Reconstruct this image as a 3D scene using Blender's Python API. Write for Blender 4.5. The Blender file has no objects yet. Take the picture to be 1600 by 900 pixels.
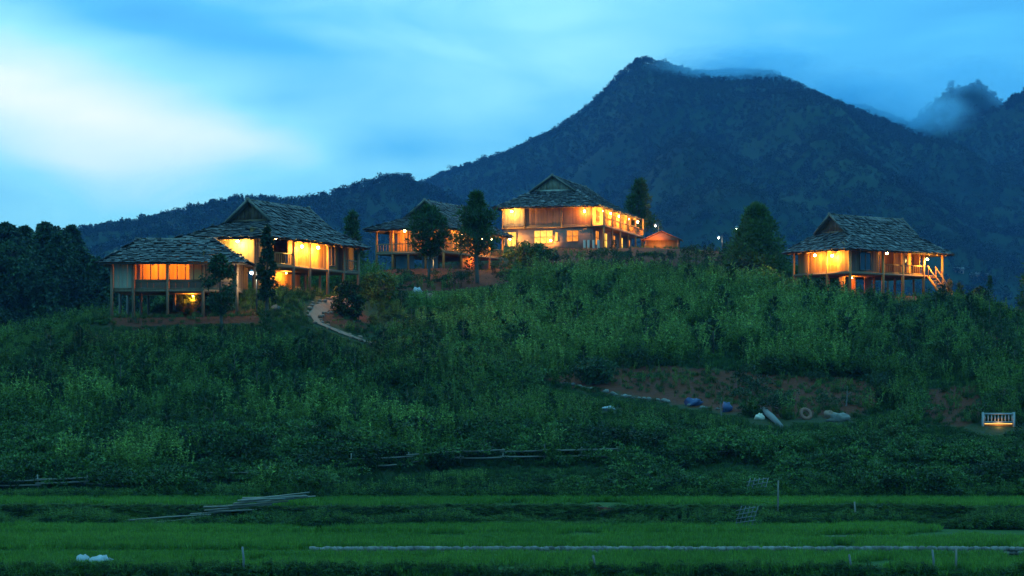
import bpy, math, random
import numpy as np
from mathutils import Vector, Matrix

R = math.radians
random.seed(7)
rng = np.random.default_rng(7)
scene = bpy.context.scene
COL = scene.collection

# ------------------------------------------------------------------ camera
F = 3333.0            # focal length in pixels of the 1600 px wide photograph
HZ = 600.0            # row of the eye level
cam_d = bpy.data.cameras.new("camera")
cam_d.sensor_width = 36.0
cam_d.lens = F / 1600 * 36
cam_d.shift_y = (HZ - 450) / 1600
cam_d.clip_start = 0.5
cam_d.clip_end = 20000
cam = bpy.data.objects.new("camera", cam_d)
cam.rotation_euler = (R(90), 0, 0)
COL.objects.link(cam)
scene.camera = cam


def at(px, py, Y):
    return Vector(((px - 800) * Y / F, Y, (HZ - py) * Y / F))


# ------------------------------------------------------------------ node helper
class NT:
    def __init__(self, tree):
        self.t = tree
        self.n = tree.nodes
        self.l = tree.links

    def new(self, kind, **kw):
        nd = self.n.new(kind)
        for k, v in kw.items():
            setattr(nd, k, v)
        return nd

    def put(self, sock, v):
        if isinstance(v, bpy.types.NodeSocket):
            self.l.new(v, sock)
        elif v is not None:
            sock.default_value = v

    def math(self, op, a, b=None, c=None, clamp=False):
        nd = self.new("ShaderNodeMath", operation=op, use_clamp=clamp)
        self.put(nd.inputs[0], a)
        if b is not None:
            self.put(nd.inputs[1], b)
        if c is not None:
            self.put(nd.inputs[2], c)
        return nd.outputs[0]

    def vmath(self, op, a, b=None, out=0):
        nd = self.new("ShaderNodeVectorMath", operation=op)
        self.put(nd.inputs[0], a)
        if b is not None:
            self.put(nd.inputs[1], b)
        return nd.outputs[out]

    def noise(self, vec, scale, detail=3, rough=0.55, dist=0.0):
        nd = self.new("ShaderNodeTexNoise")
        self.put(nd.inputs["Vector"], vec)
        nd.inputs["Scale"].default_value = scale
        nd.inputs["Detail"].default_value = detail
        nd.inputs["Roughness"].default_value = rough
        nd.inputs["Distortion"].default_value = dist
        return nd.outputs[0]

    def ramp(self, fac, stops):
        nd = self.new("ShaderNodeValToRGB")
        el = nd.color_ramp.elements
        while len(el) < len(stops):
            el.new(0.5)
        for e, (p, c) in zip(el, stops):
            e.position = p
            e.color = (*c, 1)
        self.put(nd.inputs[0], fac)
        return nd.outputs[0]

    def mix(self, fac, a, b, blend="MIX"):
        nd = self.new("ShaderNodeMix", data_type="RGBA", blend_type=blend)
        self.put(nd.inputs[0], fac)
        self.put(nd.inputs[6], a if isinstance(a, bpy.types.NodeSocket) else (*a, 1))
        self.put(nd.inputs[7], b if isinstance(b, bpy.types.NodeSocket) else (*b, 1))
        return nd.outputs[2]


# ------------------------------------------------------------------ dusk sky
SUN_EL, SUN_AZ = R(3.0), R(-24)      # afterglow low on the left, behind thin cloud
world = bpy.data.worlds.new("World")
scene.world = world
world.use_nodes = True
w = NT(world.node_tree)
w.n.clear()
tc = w.new("ShaderNodeTexCoord")
dirv = w.vmath("NORMALIZE", tc.outputs["Generated"])
sky = w.new("ShaderNodeTexSky", sky_type="NISHITA")
sky.sun_disc = False
sky.sun_elevation = SUN_EL
sky.sun_rotation = SUN_AZ
sky.altitude = 900
sky.air_density = 1.6
sky.dust_density = 1.5
sky.ozone_density = 4.0
sep = w.new("ShaderNodeSeparateXYZ")
w.put(sep.inputs[0], dirv)
# soft cloud sheets: noise stretched along the horizon
warp = w.noise(w.vmath("MULTIPLY", dirv, (3.0, 3.0, 9.0)), 1.4, 2, 0.5)
wv = w.new("ShaderNodeCombineXYZ")
for i_ in range(3):
    w.put(wv.inputs[i_], w.math("MULTIPLY", w.math("SUBTRACT", warp, 0.5), 0.5))
cdir = w.vmath("ADD", w.vmath("MULTIPLY", dirv, (5.0, 5.0, 16.0)), w.vmath("MULTIPLY", wv.outputs[0], (2.2, 2.2, 2.2)))
cl1 = w.noise(cdir, 1.0, 4, 0.5, 0.3)
cl2 = w.noise(w.vmath("ADD", w.vmath("MULTIPLY", cdir, (2.2, 2.2, 2.6)), (3.1, 7.7, 1.3)), 1.0, 4, 0.5, 0.4)


def lobe(px, py, sx, sy, rot=0.0):
    """a soft patch of thin cloud around one direction of the sky"""
    c = Vector(((px - 800) / F, 1.0, (HZ - py) / F)).normalized()
    d = w.vmath("SUBTRACT", dirv, tuple(c))
    d = w.vmath("ADD", d, w.vmath("MULTIPLY", wv.outputs[0], (0.10, 0.0, 0.06)))
    s = w.new("ShaderNodeSeparateXYZ")
    w.put(s.inputs[0], d)
    ca, sa = math.cos(rot), math.sin(rot)
    u = w.math("ADD", w.math("MULTIPLY", s.outputs[0], ca * F / sx), w.math("MULTIPLY", s.outputs[2], sa * F / sx))
    v = w.math("ADD", w.math("MULTIPLY", s.outputs[0], -sa * F / sy), w.math("MULTIPLY", s.outputs[2], ca * F / sy))
    r2 = w.math("ADD", w.math("MULTIPLY", u, u), w.math("MULTIPLY", v, v))
    return w.math("EXPONENT", w.math("MULTIPLY", r2, -1.0))


glow_d = w.vmath("DOT_PRODUCT", dirv, tuple(Vector((math.sin(R(-30)), math.cos(R(-30)), 0.09)).normalized()), out=1)
glow = w.math("POWER", w.math("MAXIMUM", glow_d, 0.0), 7.0)
t = w.math("MULTIPLY_ADD", glow, 0.30, 0.34)
t = w.math("MULTIPLY_ADD", w.math("SUBTRACT", cl1, 0.5), 0.34, t)
t = w.math("MULTIPLY_ADD", w.math("SUBTRACT", cl2, 0.5), 0.2, t)
SKY_LOBES = [(30, 150, 350, 105, 0.30, -0.36), (430, 235, 260, 34, 0.16, -0.16), (840, 70, 330, 130, 0.16, 0.2),
             (215, 30, 260, 38, -0.17, -0.2), (610, 235, 110, 28, -0.12, 0.15), (1330, 150, 160, 60, -0.08, 0.0)]
for (px_, py_, sx_, sy_, a_, r_) in SKY_LOBES:
    t = w.math("MULTIPLY_ADD", lobe(px_, py_, sx_, sy_, r_), a_, t)
grade = w.ramp(t, [(0.0, (0.005, 0.075, 0.23)), (0.22, (0.009, 0.135, 0.35)), (0.42, (0.020, 0.215, 0.43)),
                   (0.62, (0.072, 0.345, 0.48)), (0.90, (0.235, 0.45, 0.48))])
nish = w.mix(1.0, sky.outputs[0], (0.5, 0.9, 1.5), "MULTIPLY")
gr10 = w.vmath("MULTIPLY", grade, (10, 10, 10))
skyc = w.mix(0.04, gr10, nish)
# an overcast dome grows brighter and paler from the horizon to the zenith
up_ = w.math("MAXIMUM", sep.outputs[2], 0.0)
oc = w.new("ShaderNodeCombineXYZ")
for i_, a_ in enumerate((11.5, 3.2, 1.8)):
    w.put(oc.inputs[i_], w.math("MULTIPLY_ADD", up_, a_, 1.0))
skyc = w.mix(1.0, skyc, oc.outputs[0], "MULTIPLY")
bg = w.new("ShaderNodeBackground")
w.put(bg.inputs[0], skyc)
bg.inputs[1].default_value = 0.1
wo = w.new("ShaderNodeOutputWorld")
w.l.new(bg.outputs[0], wo.inputs[0])

sun_d = bpy.data.lights.new("sun", "SUN")
sun_d.energy = 0.12
sun_d.angle = R(25)
sun_d.color = (1.0, 0.96, 0.9)
sun = bpy.data.objects.new("sun", sun_d)
sdir = Vector((math.sin(SUN_AZ) * math.cos(R(12)), math.cos(SUN_AZ) * math.cos(R(12)), math.sin(R(12))))
sun.rotation_euler = sdir.to_track_quat("Z", "Y").to_euler()
COL.objects.link(sun)

scene.view_settings.view_transform = "Standard"
scene.view_settings.look = "None"
scene.view_settings.exposure = 1.0
scene.view_settings.gamma = 1.0
scene.view_settings.use_curve_mapping = False
scene.render.engine = "CYCLES"
cy = scene.cycles
cy.use_denoising = True
try:
    cy.denoiser = "OPENIMAGEDENOISE"
except Exception:
    pass
cy.max_bounces = 5
cy.diffuse_bounces = 3
cy.glossy_bounces = 2
cy.transmission_bounces = 4
cy.transparent_max_bounces = 8
cy.volume_bounces = 3
cy.caustics_reflective = False
cy.caustics_refractive = False
cy.sample_clamp_indirect = 4.0
cy.use_adaptive_sampling = True
cy.adaptive_threshold = 0.015


# ------------------------------------------------------------------ object helpers
def tag(o, label=None, cat=None, group=None, kind=None):
    if label:
        o["label"] = label
    if cat:
        o["category"] = cat
    if group:
        o["group"] = group
    if kind:
        o["kind"] = kind
    return o


def link(o, parent=None):
    COL.objects.link(o)
    if parent is not None:
        o.parent = parent
    return o


def empty(name, loc=(0, 0, 0), rz=0.0):
    o = bpy.data.objects.new(name, None)
    o.location = loc
    o.rotation_euler = (0, 0, rz)
    o.empty_display_size = 0.2
    return link(o)


def np_mesh(name, V, Q, mat, tri=None, smooth=False):
    """mesh from numpy vertices and quads (and triangles)"""
    me = bpy.data.meshes.new(name)
    V = np.asarray(V, dtype=np.float32)
    faces = []
    Q = np.asarray(Q, dtype=np.int32).reshape(-1, 4)
    T = np.zeros((0, 3), np.int32) if tri is None else np.asarray(tri, np.int32).reshape(-1, 3)
    me.vertices.add(len(V))
    me.vertices.foreach_set("co", V.ravel())
    nl = Q.size + T.size
    me.loops.add(nl)
    me.loops.foreach_set("vertex_index", np.concatenate([Q.ravel(), T.ravel()]))
    me.polygons.add(len(Q) + len(T))
    ls = np.concatenate([np.arange(len(Q)) * 4, Q.size + np.arange(len(T)) * 3]).astype(np.int32)
    me.polygons.foreach_set("loop_start", ls)
    if smooth:
        me.polygons.foreach_set("use_smooth", np.ones(len(Q) + len(T), dtype=bool))
    if mat is not None:
        me.materials.append(mat)
    me.update(calc_edges=True)
    me.validate()
    return me


def mobj(name, me, parent=None, loc=None):
    o = bpy.data.objects.new(name, me)
    if loc is not None:
        o.location = loc
    return link(o, parent)


class MB:
    """collects boxes and tubes into one mesh"""

    def __init__(self):
        self.v, self.q, self.t, self.n = [], [], [], 0

    def add(self, V, Q, T=None):
        V = np.asarray(V, float)
        self.v.append(V)
        if len(Q):
            self.q.append(np.asarray(Q, int) + self.n)
        if T is not None and len(T):
            self.t.append(np.asarray(T, int) + self.n)
        self.n += len(V)
        return self

    def box(self, x0, x1, y0, y1, z0, z1):
        V = [(x, y, z) for z in (z0, z1) for y in (y0, y1) for x in (x0, x1)]
        return self.add(V, [(0, 2, 3, 1), (4, 5, 7, 6), (0, 1, 5, 4), (2, 6, 7, 3), (0, 4, 6, 2), (1, 3, 7, 5)])

    def bar(self, a, b, wx, wz):
        """rectangular bar from a to b"""
        a, b = Vector(a), Vector(b)
        d = (b - a).normalized()
        up = Vector((0, 0, 1)) if abs(d.z) < 0.9 else Vector((0, 1, 0))
        s = d.cross(up).normalized()
        u = s.cross(d).normalized()
        V = [p + s * (i * wx / 2) + u * (j * wz / 2) for p in (a, b) for i, j in ((-1, -1), (1, -1), (1, 1), (-1, 1))]
        return self.add([tuple(v) for v in V], [(0, 1, 2, 3), (7, 6, 5, 4), (0, 4, 5, 1), (1, 5, 6, 2), (2, 6, 7, 3), (3, 7, 4, 0)])

    def tube(self, pts, rad, n=7):
        pts = [Vector(p) for p in pts]
        if not hasattr(rad, "__len__"):
            rad = [rad] * len(pts)
        V, Q = [], []
        for i, p in enumerate(pts):
            d = (pts[min(i + 1, len(pts) - 1)] - pts[max(i - 1, 0)]).normalized()
            up = Vector((0, 0, 1)) if abs(d.z) < 0.85 else Vector((1, 0, 0))
            s = d.cross(up).normalized()
            u = s.cross(d).normalized()
            for k in range(n):
                a = 2 * math.pi * k / n
                V.append(tuple(p + (s * math.cos(a) + u * math.sin(a)) * rad[i]))
        for i in range(len(pts) - 1):
            for k in range(n):
                k2 = (k + 1) % n
                Q.append((i * n + k, i * n + k2, (i + 1) * n + k2, (i + 1) * n + k))
        m = len(V)
        T = []
        V.append(tuple(pts[0]))
        V.append(tuple(pts[-1]))
        e = (len(pts) - 1) * n
        for k in range(n):
            k2 = (k + 1) % n
            T.append((m, k2, k))
            T.append((m + 1, e + k, e + k2))
        return self.add(V, Q, T)

    def blob(self, c, r, seed=0, nu=8, nv=5, jag=0.2):
        """uneven rounded lump"""
        rg = np.random.default_rng(seed)
        r = np.asarray(r, float) * np.ones(3)
        V, Q, T = [], [], []
        for j in range(1, nv):
            th = math.pi * j / nv
            for i in range(nu):
                ph = 2 * math.pi * i / nu
                k = 1 + jag * rg.uniform(-1, 1)
                V.append((c[0] + r[0] * k * math.sin(th) * math.cos(ph), c[1] + r[1] * k * math.sin(th) * math.sin(ph), c[2] + r[2] * k * math.cos(th)))
        for j in range(nv - 2):
            for i in range(nu):
                i2 = (i + 1) % nu
                Q.append((j * nu + i, (j + 1) * nu + i, (j + 1) * nu + i2, j * nu + i2))
        m = len(V)
        V.append((c[0], c[1], c[2] + r[2]))
        V.append((c[0], c[1], c[2] - r[2]))
        e = (nv - 2) * nu
        for i in range(nu):
            i2 = (i + 1) % nu
            T.append((m, i, i2))
            T.append((m + 1, e + i2, e + i))
        return self.add(V, Q, T)

    def mesh(self, name, mat, smooth=False):
        Q = np.concatenate(self.q) if self.q else np.zeros((0, 4), int)
        T = np.concatenate(self.t) if self.t else None
        return np_mesh(name, np.concatenate(self.v), Q, mat, T, smooth)

    def build(self, name, mat, parent=None, loc=None, smooth=False):
        return mobj(name, self.mesh(name, mat, smooth), parent, loc)


# ------------------------------------------------------------------ materials
def pmat(name, c1, c2=None, scale=4.0, rough=0.8, stretch=(1, 1, 1), bump=0.0, rand=0.0, detail=4, spec=0.3, island=False, coord="Object"):
    m = bpy.data.materials.new(name)
    m.use_nodes = True
    n = NT(m.node_tree)
    b = n.n["Principled BSDF"]
    b.inputs["Roughness"].default_value = rough
    b.inputs["Specular IOR Level"].default_value = spec
    tcn = n.new("ShaderNodeTexCoord")
    vec = n.vmath("MULTIPLY", tcn.outputs[coord], tuple(stretch))
    oi = n.new("ShaderNodeObjectInfo")
    vec = n.vmath("ADD", vec, n.vmath("MULTIPLY", oi.outputs["Location"], (0.37, 0.61, 0.83)))
    nz = n.noise(vec, scale, detail, 0.6)
    fac = n.math("MULTIPLY_ADD", n.math("SUBTRACT", nz, 0.5), 2.2, 0.5, clamp=True)
    c = n.mix(fac, c1, c2 if c2 else c1)
    if rand:
        rnd = oi.outputs["Random"]
        if island:
            g = n.new("ShaderNodeNewGeometry")
            rnd = n.math("FRACT", n.math("ADD", rnd, g.outputs["Random Per Island"]))
        k = n.math("MULTIPLY_ADD", n.math("SUBTRACT", rnd, 0.5), 2 * rand, 1.0)
        kc = n.new("ShaderNodeCombineXYZ")
        for i in range(3):
            n.put(kc.inputs[i], k)
        c = n.mix(1.0, c, kc.outputs[0], "MULTIPLY")
    n.put(b.inputs["Base Color"], c)
    if bump:
        bp = n.new("ShaderNodeBump")
        bp.inputs["Strength"].default_value = bump
        bp.inputs["Distance"].default_value = 0.05
        n.put(bp.inputs["Height"], nz)
        n.l.new(bp.outputs[0], b.inputs["Normal"])
    return m


def leafmat(name, c1, c2, rand=0.45, trans=0.25, scale=0.35, yellow=(0.0, 0.0)):
    """foliage: colour drifts with the place in the world and from plant to plant"""
    m = bpy.data.materials.new(name)
    m.use_nodes = True
    n = NT(m.node_tree)
    b = n.n["Principled BSDF"]
    b.inputs["Roughness"].default_value = 0.6
    b.inputs["Specular IOR Level"].default_value = 0.25
    g = n.new("ShaderNodeNewGeometry")
    oi = n.new("ShaderNodeObjectInfo")
    nz = n.noise(g.outputs["Position"], scale, 3, 0.6)
    nz2 = n.noise(g.outputs["Position"], scale * 0.22, 2, 0.5)
    f = n.math("MULTIPLY_ADD", n.math("SUBTRACT", nz, 0.5), 1.7, 0.5)
    f = n.math("MULTIPLY_ADD", n.math("SUBTRACT", nz2, 0.5), 1.6, f)
    f = n.math("MULTIPLY_ADD", n.math("SUBTRACT", oi.outputs["Random"], 0.5), 1.3, f, clamp=True)
    c = n.mix(f, c1, c2)
    isl = g.outputs["Random Per Island"]
    k = n.math("MULTIPLY_ADD", n.math("SUBTRACT", isl, 0.5), 2 * rand, 1.0)
    kc = n.new("ShaderNodeCombineXYZ")
    for i in range(3):
        n.put(kc.inputs[i], k)
    c = n.mix(1.0, c, kc.outputs[0], "MULTIPLY")
    n.put(b.inputs["Base Color"], c)
    tr = n.new("ShaderNodeBsdfTranslucent")
    n.put(tr.inputs[0], c)
    mx = n.new("ShaderNodeMixShader")
    mx.inputs[0].default_value = trans
    n.l.new(b.outputs[0], mx.inputs[1])
    n.l.new(tr.outputs[0], mx.inputs[2])
    n.l.new(mx.outputs[0], n.n["Material Output"].inputs[0])
    return m


def emat(name, color, strength, vary=0.0, scale=2.0):
    m = bpy.data.materials.new(name)
    m.use_nodes = True
    n = NT(m.node_tree)
    n.n.remove(n.n["Principled BSDF"])
    e = n.new("ShaderNodeEmission")
    e.inputs[0].default_value = (*color, 1)
    e.inputs[1].default_value = strength
    if vary:
        tcn = n.new("ShaderNodeTexCoord")
        nz = n.noise(tcn.outputs["Object"], scale, 2)
        n.put(e.inputs[1], n.math("MULTIPLY_ADD", n.math("SUBTRACT", nz, 0.5), 2 * vary * strength, strength))
    n.l.new(e.outputs[0], n.n["Material Output"].inputs[0])
    return m


M = {}
M["shingle"] = pmat("weathered_shingle", (0.017, 0.015, 0.014), (0.108, 0.096, 0.090), 2.2, 0.7, (1, 1, 1), 0.5, 0.75, island=True)
M["roof_deck"] = pmat("dark_roof_boards", (0.07, 0.055, 0.045), (0.10, 0.075, 0.055), 3.0, 0.9)
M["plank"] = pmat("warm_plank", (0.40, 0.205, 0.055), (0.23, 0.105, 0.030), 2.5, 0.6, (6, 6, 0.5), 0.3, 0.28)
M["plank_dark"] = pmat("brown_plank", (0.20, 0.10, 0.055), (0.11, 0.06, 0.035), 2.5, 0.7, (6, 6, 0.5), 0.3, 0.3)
M["plank_pale"] = pmat("pale_plank", (0.38, 0.29, 0.19), (0.27, 0.195, 0.12), 2.5, 0.65, (6, 6, 0.5), 0.3, 0.22)
M["plank_red"] = pmat("red_brown_plank", (0.33, 0.14, 0.06), (0.22, 0.085, 0.04), 2.5, 0.65, (6, 6, 0.5), 0.3, 0.25)
M["post"] = pmat("post_wood", (0.26, 0.15, 0.08), (0.15, 0.09, 0.05), 3.0, 0.75, (5, 5, 0.6), 0.3, 0.15)
M["post_grey"] = pmat("grey_post_wood", (0.20, 0.16, 0.12), (0.12, 0.10, 0.08), 3.0, 0.8, (5, 5, 0.6), 0.3, 0.15)
M["plaster"] = pmat("mud_plaster", (0.30, 0.175, 0.125), (0.21, 0.12, 0.085), 1.6, 0.9, (1, 1, 1), 0.3, 0.0)
M["cream"] = pmat("cream_board", (0.55, 0.47, 0.36), (0.45, 0.37, 0.27), 2.0, 0.8)
M["stone"] = pmat("grey_stone", (0.19, 0.165, 0.135), (0.085, 0.075, 0.062), 3.0, 0.85, (1, 1, 1), 0.5, 0.35, island=True)
M["path"] = pmat("pinkish_path_stone", (0.27, 0.15, 0.10), (0.18, 0.10, 0.068), 2.0, 0.85, (1, 1, 1), 0.3, 0.2, island=True)
M["bamboo"] = pmat("dry_bamboo", (0.20, 0.175, 0.13), (0.12, 0.10, 0.075), 3.0, 0.6, (1, 1, 4), 0.2, 0.25)
M["metal"] = pmat("dark_metal", (0.05, 0.05, 0.055), (0.08, 0.08, 0.08), 5.0, 0.5)
M["white"] = pmat("white_paint", (0.38, 0.38, 0.38), (0.26, 0.26, 0.26), 3.0, 0.6)
M["old_white"] = pmat("old_white_paint", (0.34, 0.335, 0.32), (0.24, 0.235, 0.22), 4.0, 0.7)
M["blue"] = pmat("blue_tarpaulin", (0.035, 0.05, 0.12), (0.055, 0.08, 0.17), 3.0, 0.5)
M["rubber"] = pmat("rusty_ring", (0.26, 0.10, 0.06), (0.17, 0.07, 0.05), 3.0, 0.8)
M["bark"] = pmat("bark", (0.11, 0.085, 0.06), (0.06, 0.047, 0.035), 4.0, 0.9, (3, 3, 0.6), 0.5)
M["bark_pale"] = pmat("pale_bark", (0.19, 0.175, 0.16), (0.11, 0.10, 0.09), 4.0, 0.85, (3, 3, 0.6), 0.4)
M["tile"] = pmat("orange_roof_sheet", (0.42, 0.14, 0.05), (0.30, 0.09, 0.04), 3.0, 0.7, (1, 1, 1), 0.3, 0.2)
M["curtain"] = pmat("yellow_curtain", (0.62, 0.45, 0.16), (0.5, 0.33, 0.1), 1.5, 0.9, (6, 6, 0.3))
M["teal"] = pmat("teal_panel", (0.10, 0.20, 0.22), (0.06, 0.12, 0.14), 2.0, 0.6)
M["dark_glass"] = pmat("dark_glass", (0.02, 0.025, 0.035), (0.03, 0.035, 0.045), 2.0, 0.15, spec=0.6)
M["bulb"] = emat("warm_bulb", (1.0, 0.60, 0.18), 60)
M["bulb_white"] = emat("white_bulb", (1.0, 0.95, 0.75), 30)
M["pane_yellow"] = emat("lit_pane_yellow", (1.0, 0.50, 0.08), 1.0, 0.7, 1.6)
M["pane_orange"] = emat("lit_pane_orange", (1.0, 0.30, 0.04), 0.6, 0.7, 1.6)
M["leaf_tree"] = leafmat("dark_tree_leaf", (0.018, 0.042, 0.016), (0.035, 0.075, 0.026), 0.5)
M["leaf_pine"] = leafmat("pine_needles", (0.030, 0.066, 0.018), (0.055, 0.105, 0.026), 0.5)
M["leaf_sapling"] = leafmat("sapling_needles", (0.013, 0.038, 0.012), (0.030, 0.070, 0.020), 0.45)
M["leaf_weed"] = leafmat("weed_leaf", (0.058, 0.115, 0.016), (0.175, 0.270, 0.052), 0.7)
M["leaf_weed_dark"] = leafmat("dim_weed_leaf", (0.022, 0.052, 0.009), (0.100, 0.178, 0.030), 0.7)
M["leaf_bush"] = leafmat("bush_leaf", (0.012, 0.034, 0.007), (0.066, 0.130, 0.026), 0.7)
M["leaf_grass"] = leafmat("rough_grass", (0.018, 0.048, 0.012), (0.050, 0.108, 0.026), 0.5)
M["rice"] = leafmat("rice_leaf", (0.055, 0.135, 0.014), (0.105, 0.215, 0.026), 0.4, 0.3, 0.25)
M["leaf_far"] = leafmat("far_forest_leaf", (0.006, 0.017, 0.009), (0.018, 0.040, 0.014), 0.4, 0.1, 0.010)
M["leaf_dry"] = leafmat("dry_leaf", (0.16, 0.13, 0.06), (0.10, 0.10, 0.04), 0.4)


# ------------------------------------------------------------------ terrain functions
def vnoise(x, y, seed=0):
    """smooth value noise, vectorised"""
    x = np.asarray(x, float)
    y = np.asarray(y, float)
    xi, yi = np.floor(x), np.floor(y)
    fx, fy = x - xi, y - yi
    fx = fx * fx * (3 - 2 * fx)
    fy = fy * fy * (3 - 2 * fy)

    def h(a, b):
        s = np.sin(a * 127.1 + b * 311.7 + seed * 74.7) * 43758.5453
        return s - np.floor(s)

    return (h(xi, yi) * (1 - fx) + h(xi + 1, yi) * fx) * (1 - fy) + (h(xi, yi + 1) * (1 - fx) + h(xi + 1, yi + 1) * fx) * fy


def fbm(x, y, o=4, seed=0):
    s, a, tot = 0.0, 1.0, 0.0
    for k in range(o):
        s = s + a * (vnoise(x * 2 ** k, y * 2 ** k, seed + k) - 0.5)
        tot += a
        a *= 0.5
    return s / tot


def sst(a, b, x):
    u = np.clip((x - a) / (b - a), 0, 1)
    return u * u * (3 - 2 * u)


ctrl = []
for px in range(-500, 2101, 200):
    ctrl += [(px, 783, 107), (px, 742, 111.5), (px, 700, 117)]
for px, rows in {
    -400: [(640, 126), (610, 138), (620, 152)],
    -150: [(640, 126), (600, 136), (590, 146)],
    0: [(640, 126), (600, 133), (562, 141)],
    170: [(640, 125), (590, 131), (540, 138), (501, 143.5)],
    280: [(640, 125), (590, 131), (540, 137), (500, 143), (495, 152)],
    450: [(640, 127), (590, 133), (540, 139), (490, 144), (458, 150), (450, 158)],
    560: [(640, 128), (590, 135), (540, 144), (490, 154), (450, 168)],
    680: [(640, 130), (590, 138), (540, 150), (490, 163), (440, 178), (420, 188), (414, 202)],
    850: [(640, 130), (590, 139), (540, 152), (490, 167), (440, 187), (400, 208), (390, 220), (387, 240)],
    1000: [(640, 129), (590, 138), (540, 152), (490, 167), (440, 186), (400, 207), (388, 222)],
    1120: [(640, 128), (590, 137), (540, 150), (490, 165), (440, 182), (405, 200), (392, 214)],
    1220: [(640, 127), (590, 136), (540, 149), (490, 163), (445, 180), (425, 192)],
    1350: [(640, 126), (590, 135), (540, 147), (490, 163), (463, 178), (458, 190)],
    1480: [(640, 126), (590, 135), (540, 147), (490, 165), (468, 180)],
    1560: [(640, 127), (600, 135), (560, 148), (525, 165)],
    1700: [(660, 124), (610, 138), (575, 155)],
    2000: [(660, 124), (620, 138), (600, 155)],
}.items():
    ctrl += [(px, py, Y) for py, Y in rows]
P3 = [tuple(at(*c)) for c in ctrl]
# behind the crest the hill falls away
P3 += [(-62, 158, -3.5), (-44, 168, 1.0), (-30, 178, 3.0), (-70, 185, -12), (-45, 200, -8), (-20, 215, 7.5), (-8, 240, 9), (10, 262, 12.5),
       (28, 245, 10.5), (40, 205, 5.0), (52, 195, 1), (65, 180, -3), (60, 230, -9), (30, 300, -6), (0, 310, -6), (-30, 260, -6), (-60, 250, -14),
       (-90, 150, -8), (95, 180, -8), (-60, 340, -25), (0, 345, -25), (60, 320, -25), (110, 260, -22), (-110, 230, -22)]
P3 = np.array(P3)
SC = 60.0


def _phi(r2):
    return 0.5 * r2 * np.log(r2 + 1e-9)


A_ = P3[:, :2] / SC
n_ = len(A_)
K_ = _phi(((A_[:, None] - A_[None]) ** 2).sum(-1)) + np.eye(n_) * 2e-3
Pm = np.c_[np.ones(n_), A_]
S_ = np.block([[K_, Pm], [Pm.T, np.zeros((3, 3))]])
W_ = np.linalg.solve(S_, np.r_[P3[:, 2], 0, 0, 0])


def tps(x, y):
    q = np.c_[np.ravel(x), np.ravel(y)] / SC
    out = np.empty(len(q))
    for i in range(0, len(q), 20000):
        qq = q[i:i + 20000]
        out[i:i + 20000] = _phi(((qq[:, None] - A_[None]) ** 2).sum(-1)) @ W_[:n_] + W_[n_] + qq @ W_[n_ + 1:]
    return out.reshape(np.shape(x))


PADS = []        # (corner x, y, angle, L, W, z)


def wob(x):
    """how far a terrace edge wanders"""
    x = np.asarray(x, float)
    return 3.0 * fbm(x * 0.12, x * 0 + 3.3, 3, 5)


def terrace(x, y):
    wb = wob(x)
    z = np.full(np.shape(x), -7.95)
    z = z + 1.03 * sst(77.6, 78.7, y + wb * 0.7)
    z = z + 0.17 * sst(85.95, 86.1, y + wb * 0.25)
    z = z + 0.09 * sst(93.75, 93.9, y + wb * 0.3)
    z = z + 0.82 * sst(98.6, 100.3, y + 2.2 * wb)
    return z


def ground_z(x, y, pads=True):
    x = np.asarray(x, float)
    y = np.asarray(y, float)
    hill = tps(x, np.maximum(y, 106)) + 0.5 * fbm(x * 0.22, y * 0.22, 4, 11) * sst(107, 114, y)
    s = sst(105.5, 109, y)
    z = terrace(x, y) * (1 - s) + hill * s
    if pads:
        for (cx, cyy, ang, L, W, pz) in PADS:
            dx, dy = x - cx, y - cyy
            u = dx * math.cos(ang) + dy * math.sin(ang)
            v = -dx * math.sin(ang) + dy * math.cos(ang)
            d = np.hypot(np.maximum(np.maximum(-u, u - L), 0), np.maximum(np.maximum(-v, v - W), 0))
            k = 1 - sst(0.6, 4.0, d)
            z = z * (1 - k) + pz * k
    return z


HOUSES = {     # corner px, py of the ground, distance, angle of the long side from the line of sight, L, W
    "A": (175, 497, 145, 90, 8.5, 6.0), "B": (415, 458, 148, 24.7, 12.8, 6.0), "C": (690, 420, 188, 25, 12.0, 6.4),
    "D": (925, 390, 220, 16.5, 18.0, 9.6), "E": (1325, 462, 180, 51.8, 11.8, 6.1)}
for k, (px, py, Y, th, L, W) in HOUSES.items():
    c = at(px, py, Y)
    PADS.append((c.x, c.y, R(90 - th), L, W, c.z))


def ground_at(px, py, y0=62.0, y1=300.0):
    """the first point of the ground on a line of sight"""
    ys = np.arange(y0, y1, 0.25)
    g = ground_z((px - 800) * ys / F, ys)
    r = (HZ - py) * ys / F
    hit = np.nonzero(g >= r)[0]
    if not len(hit):
        i = int(np.argmin(r - g))
    else:
        i = int(hit[0])
    Y = ys[i]
    x = (px - 800) * Y / F
    return Vector((x, Y, float(ground_z(np.array([x]), np.array([Y]))[0])))


def gz(x, y):
    return float(ground_z(np.array([x]), np.array([y]))[0])


def proj(x, y, z):
    return 800 + F * x / y, HZ - F * z / y


# ------------------------------------------------------------------ ground sheet of the hill and the fields
xs = np.concatenate([np.arange(-150, -70, 3.0), np.arange(-70, 70, 0.5), np.arange(70, 151, 3.0)])
ys = np.concatenate([np.arange(40, 76, 2.0), np.arange(76, 112, 0.22), np.arange(112, 225, 0.6), np.arange(225, 350, 4.0)])
GX, GY = np.meshgrid(xs, ys)
GZ = ground_z(GX, GY)
nx, ny = len(xs), len(ys)
idx = np.arange(nx * ny).reshape(ny, nx)
quads = np.stack([idx[:-1, :-1], idx[:-1, 1:], idx[1:, 1:], idx[1:, :-1]], -1).reshape(-1, 4)
PXG, PYG = proj(GX, GY, GZ)


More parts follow.
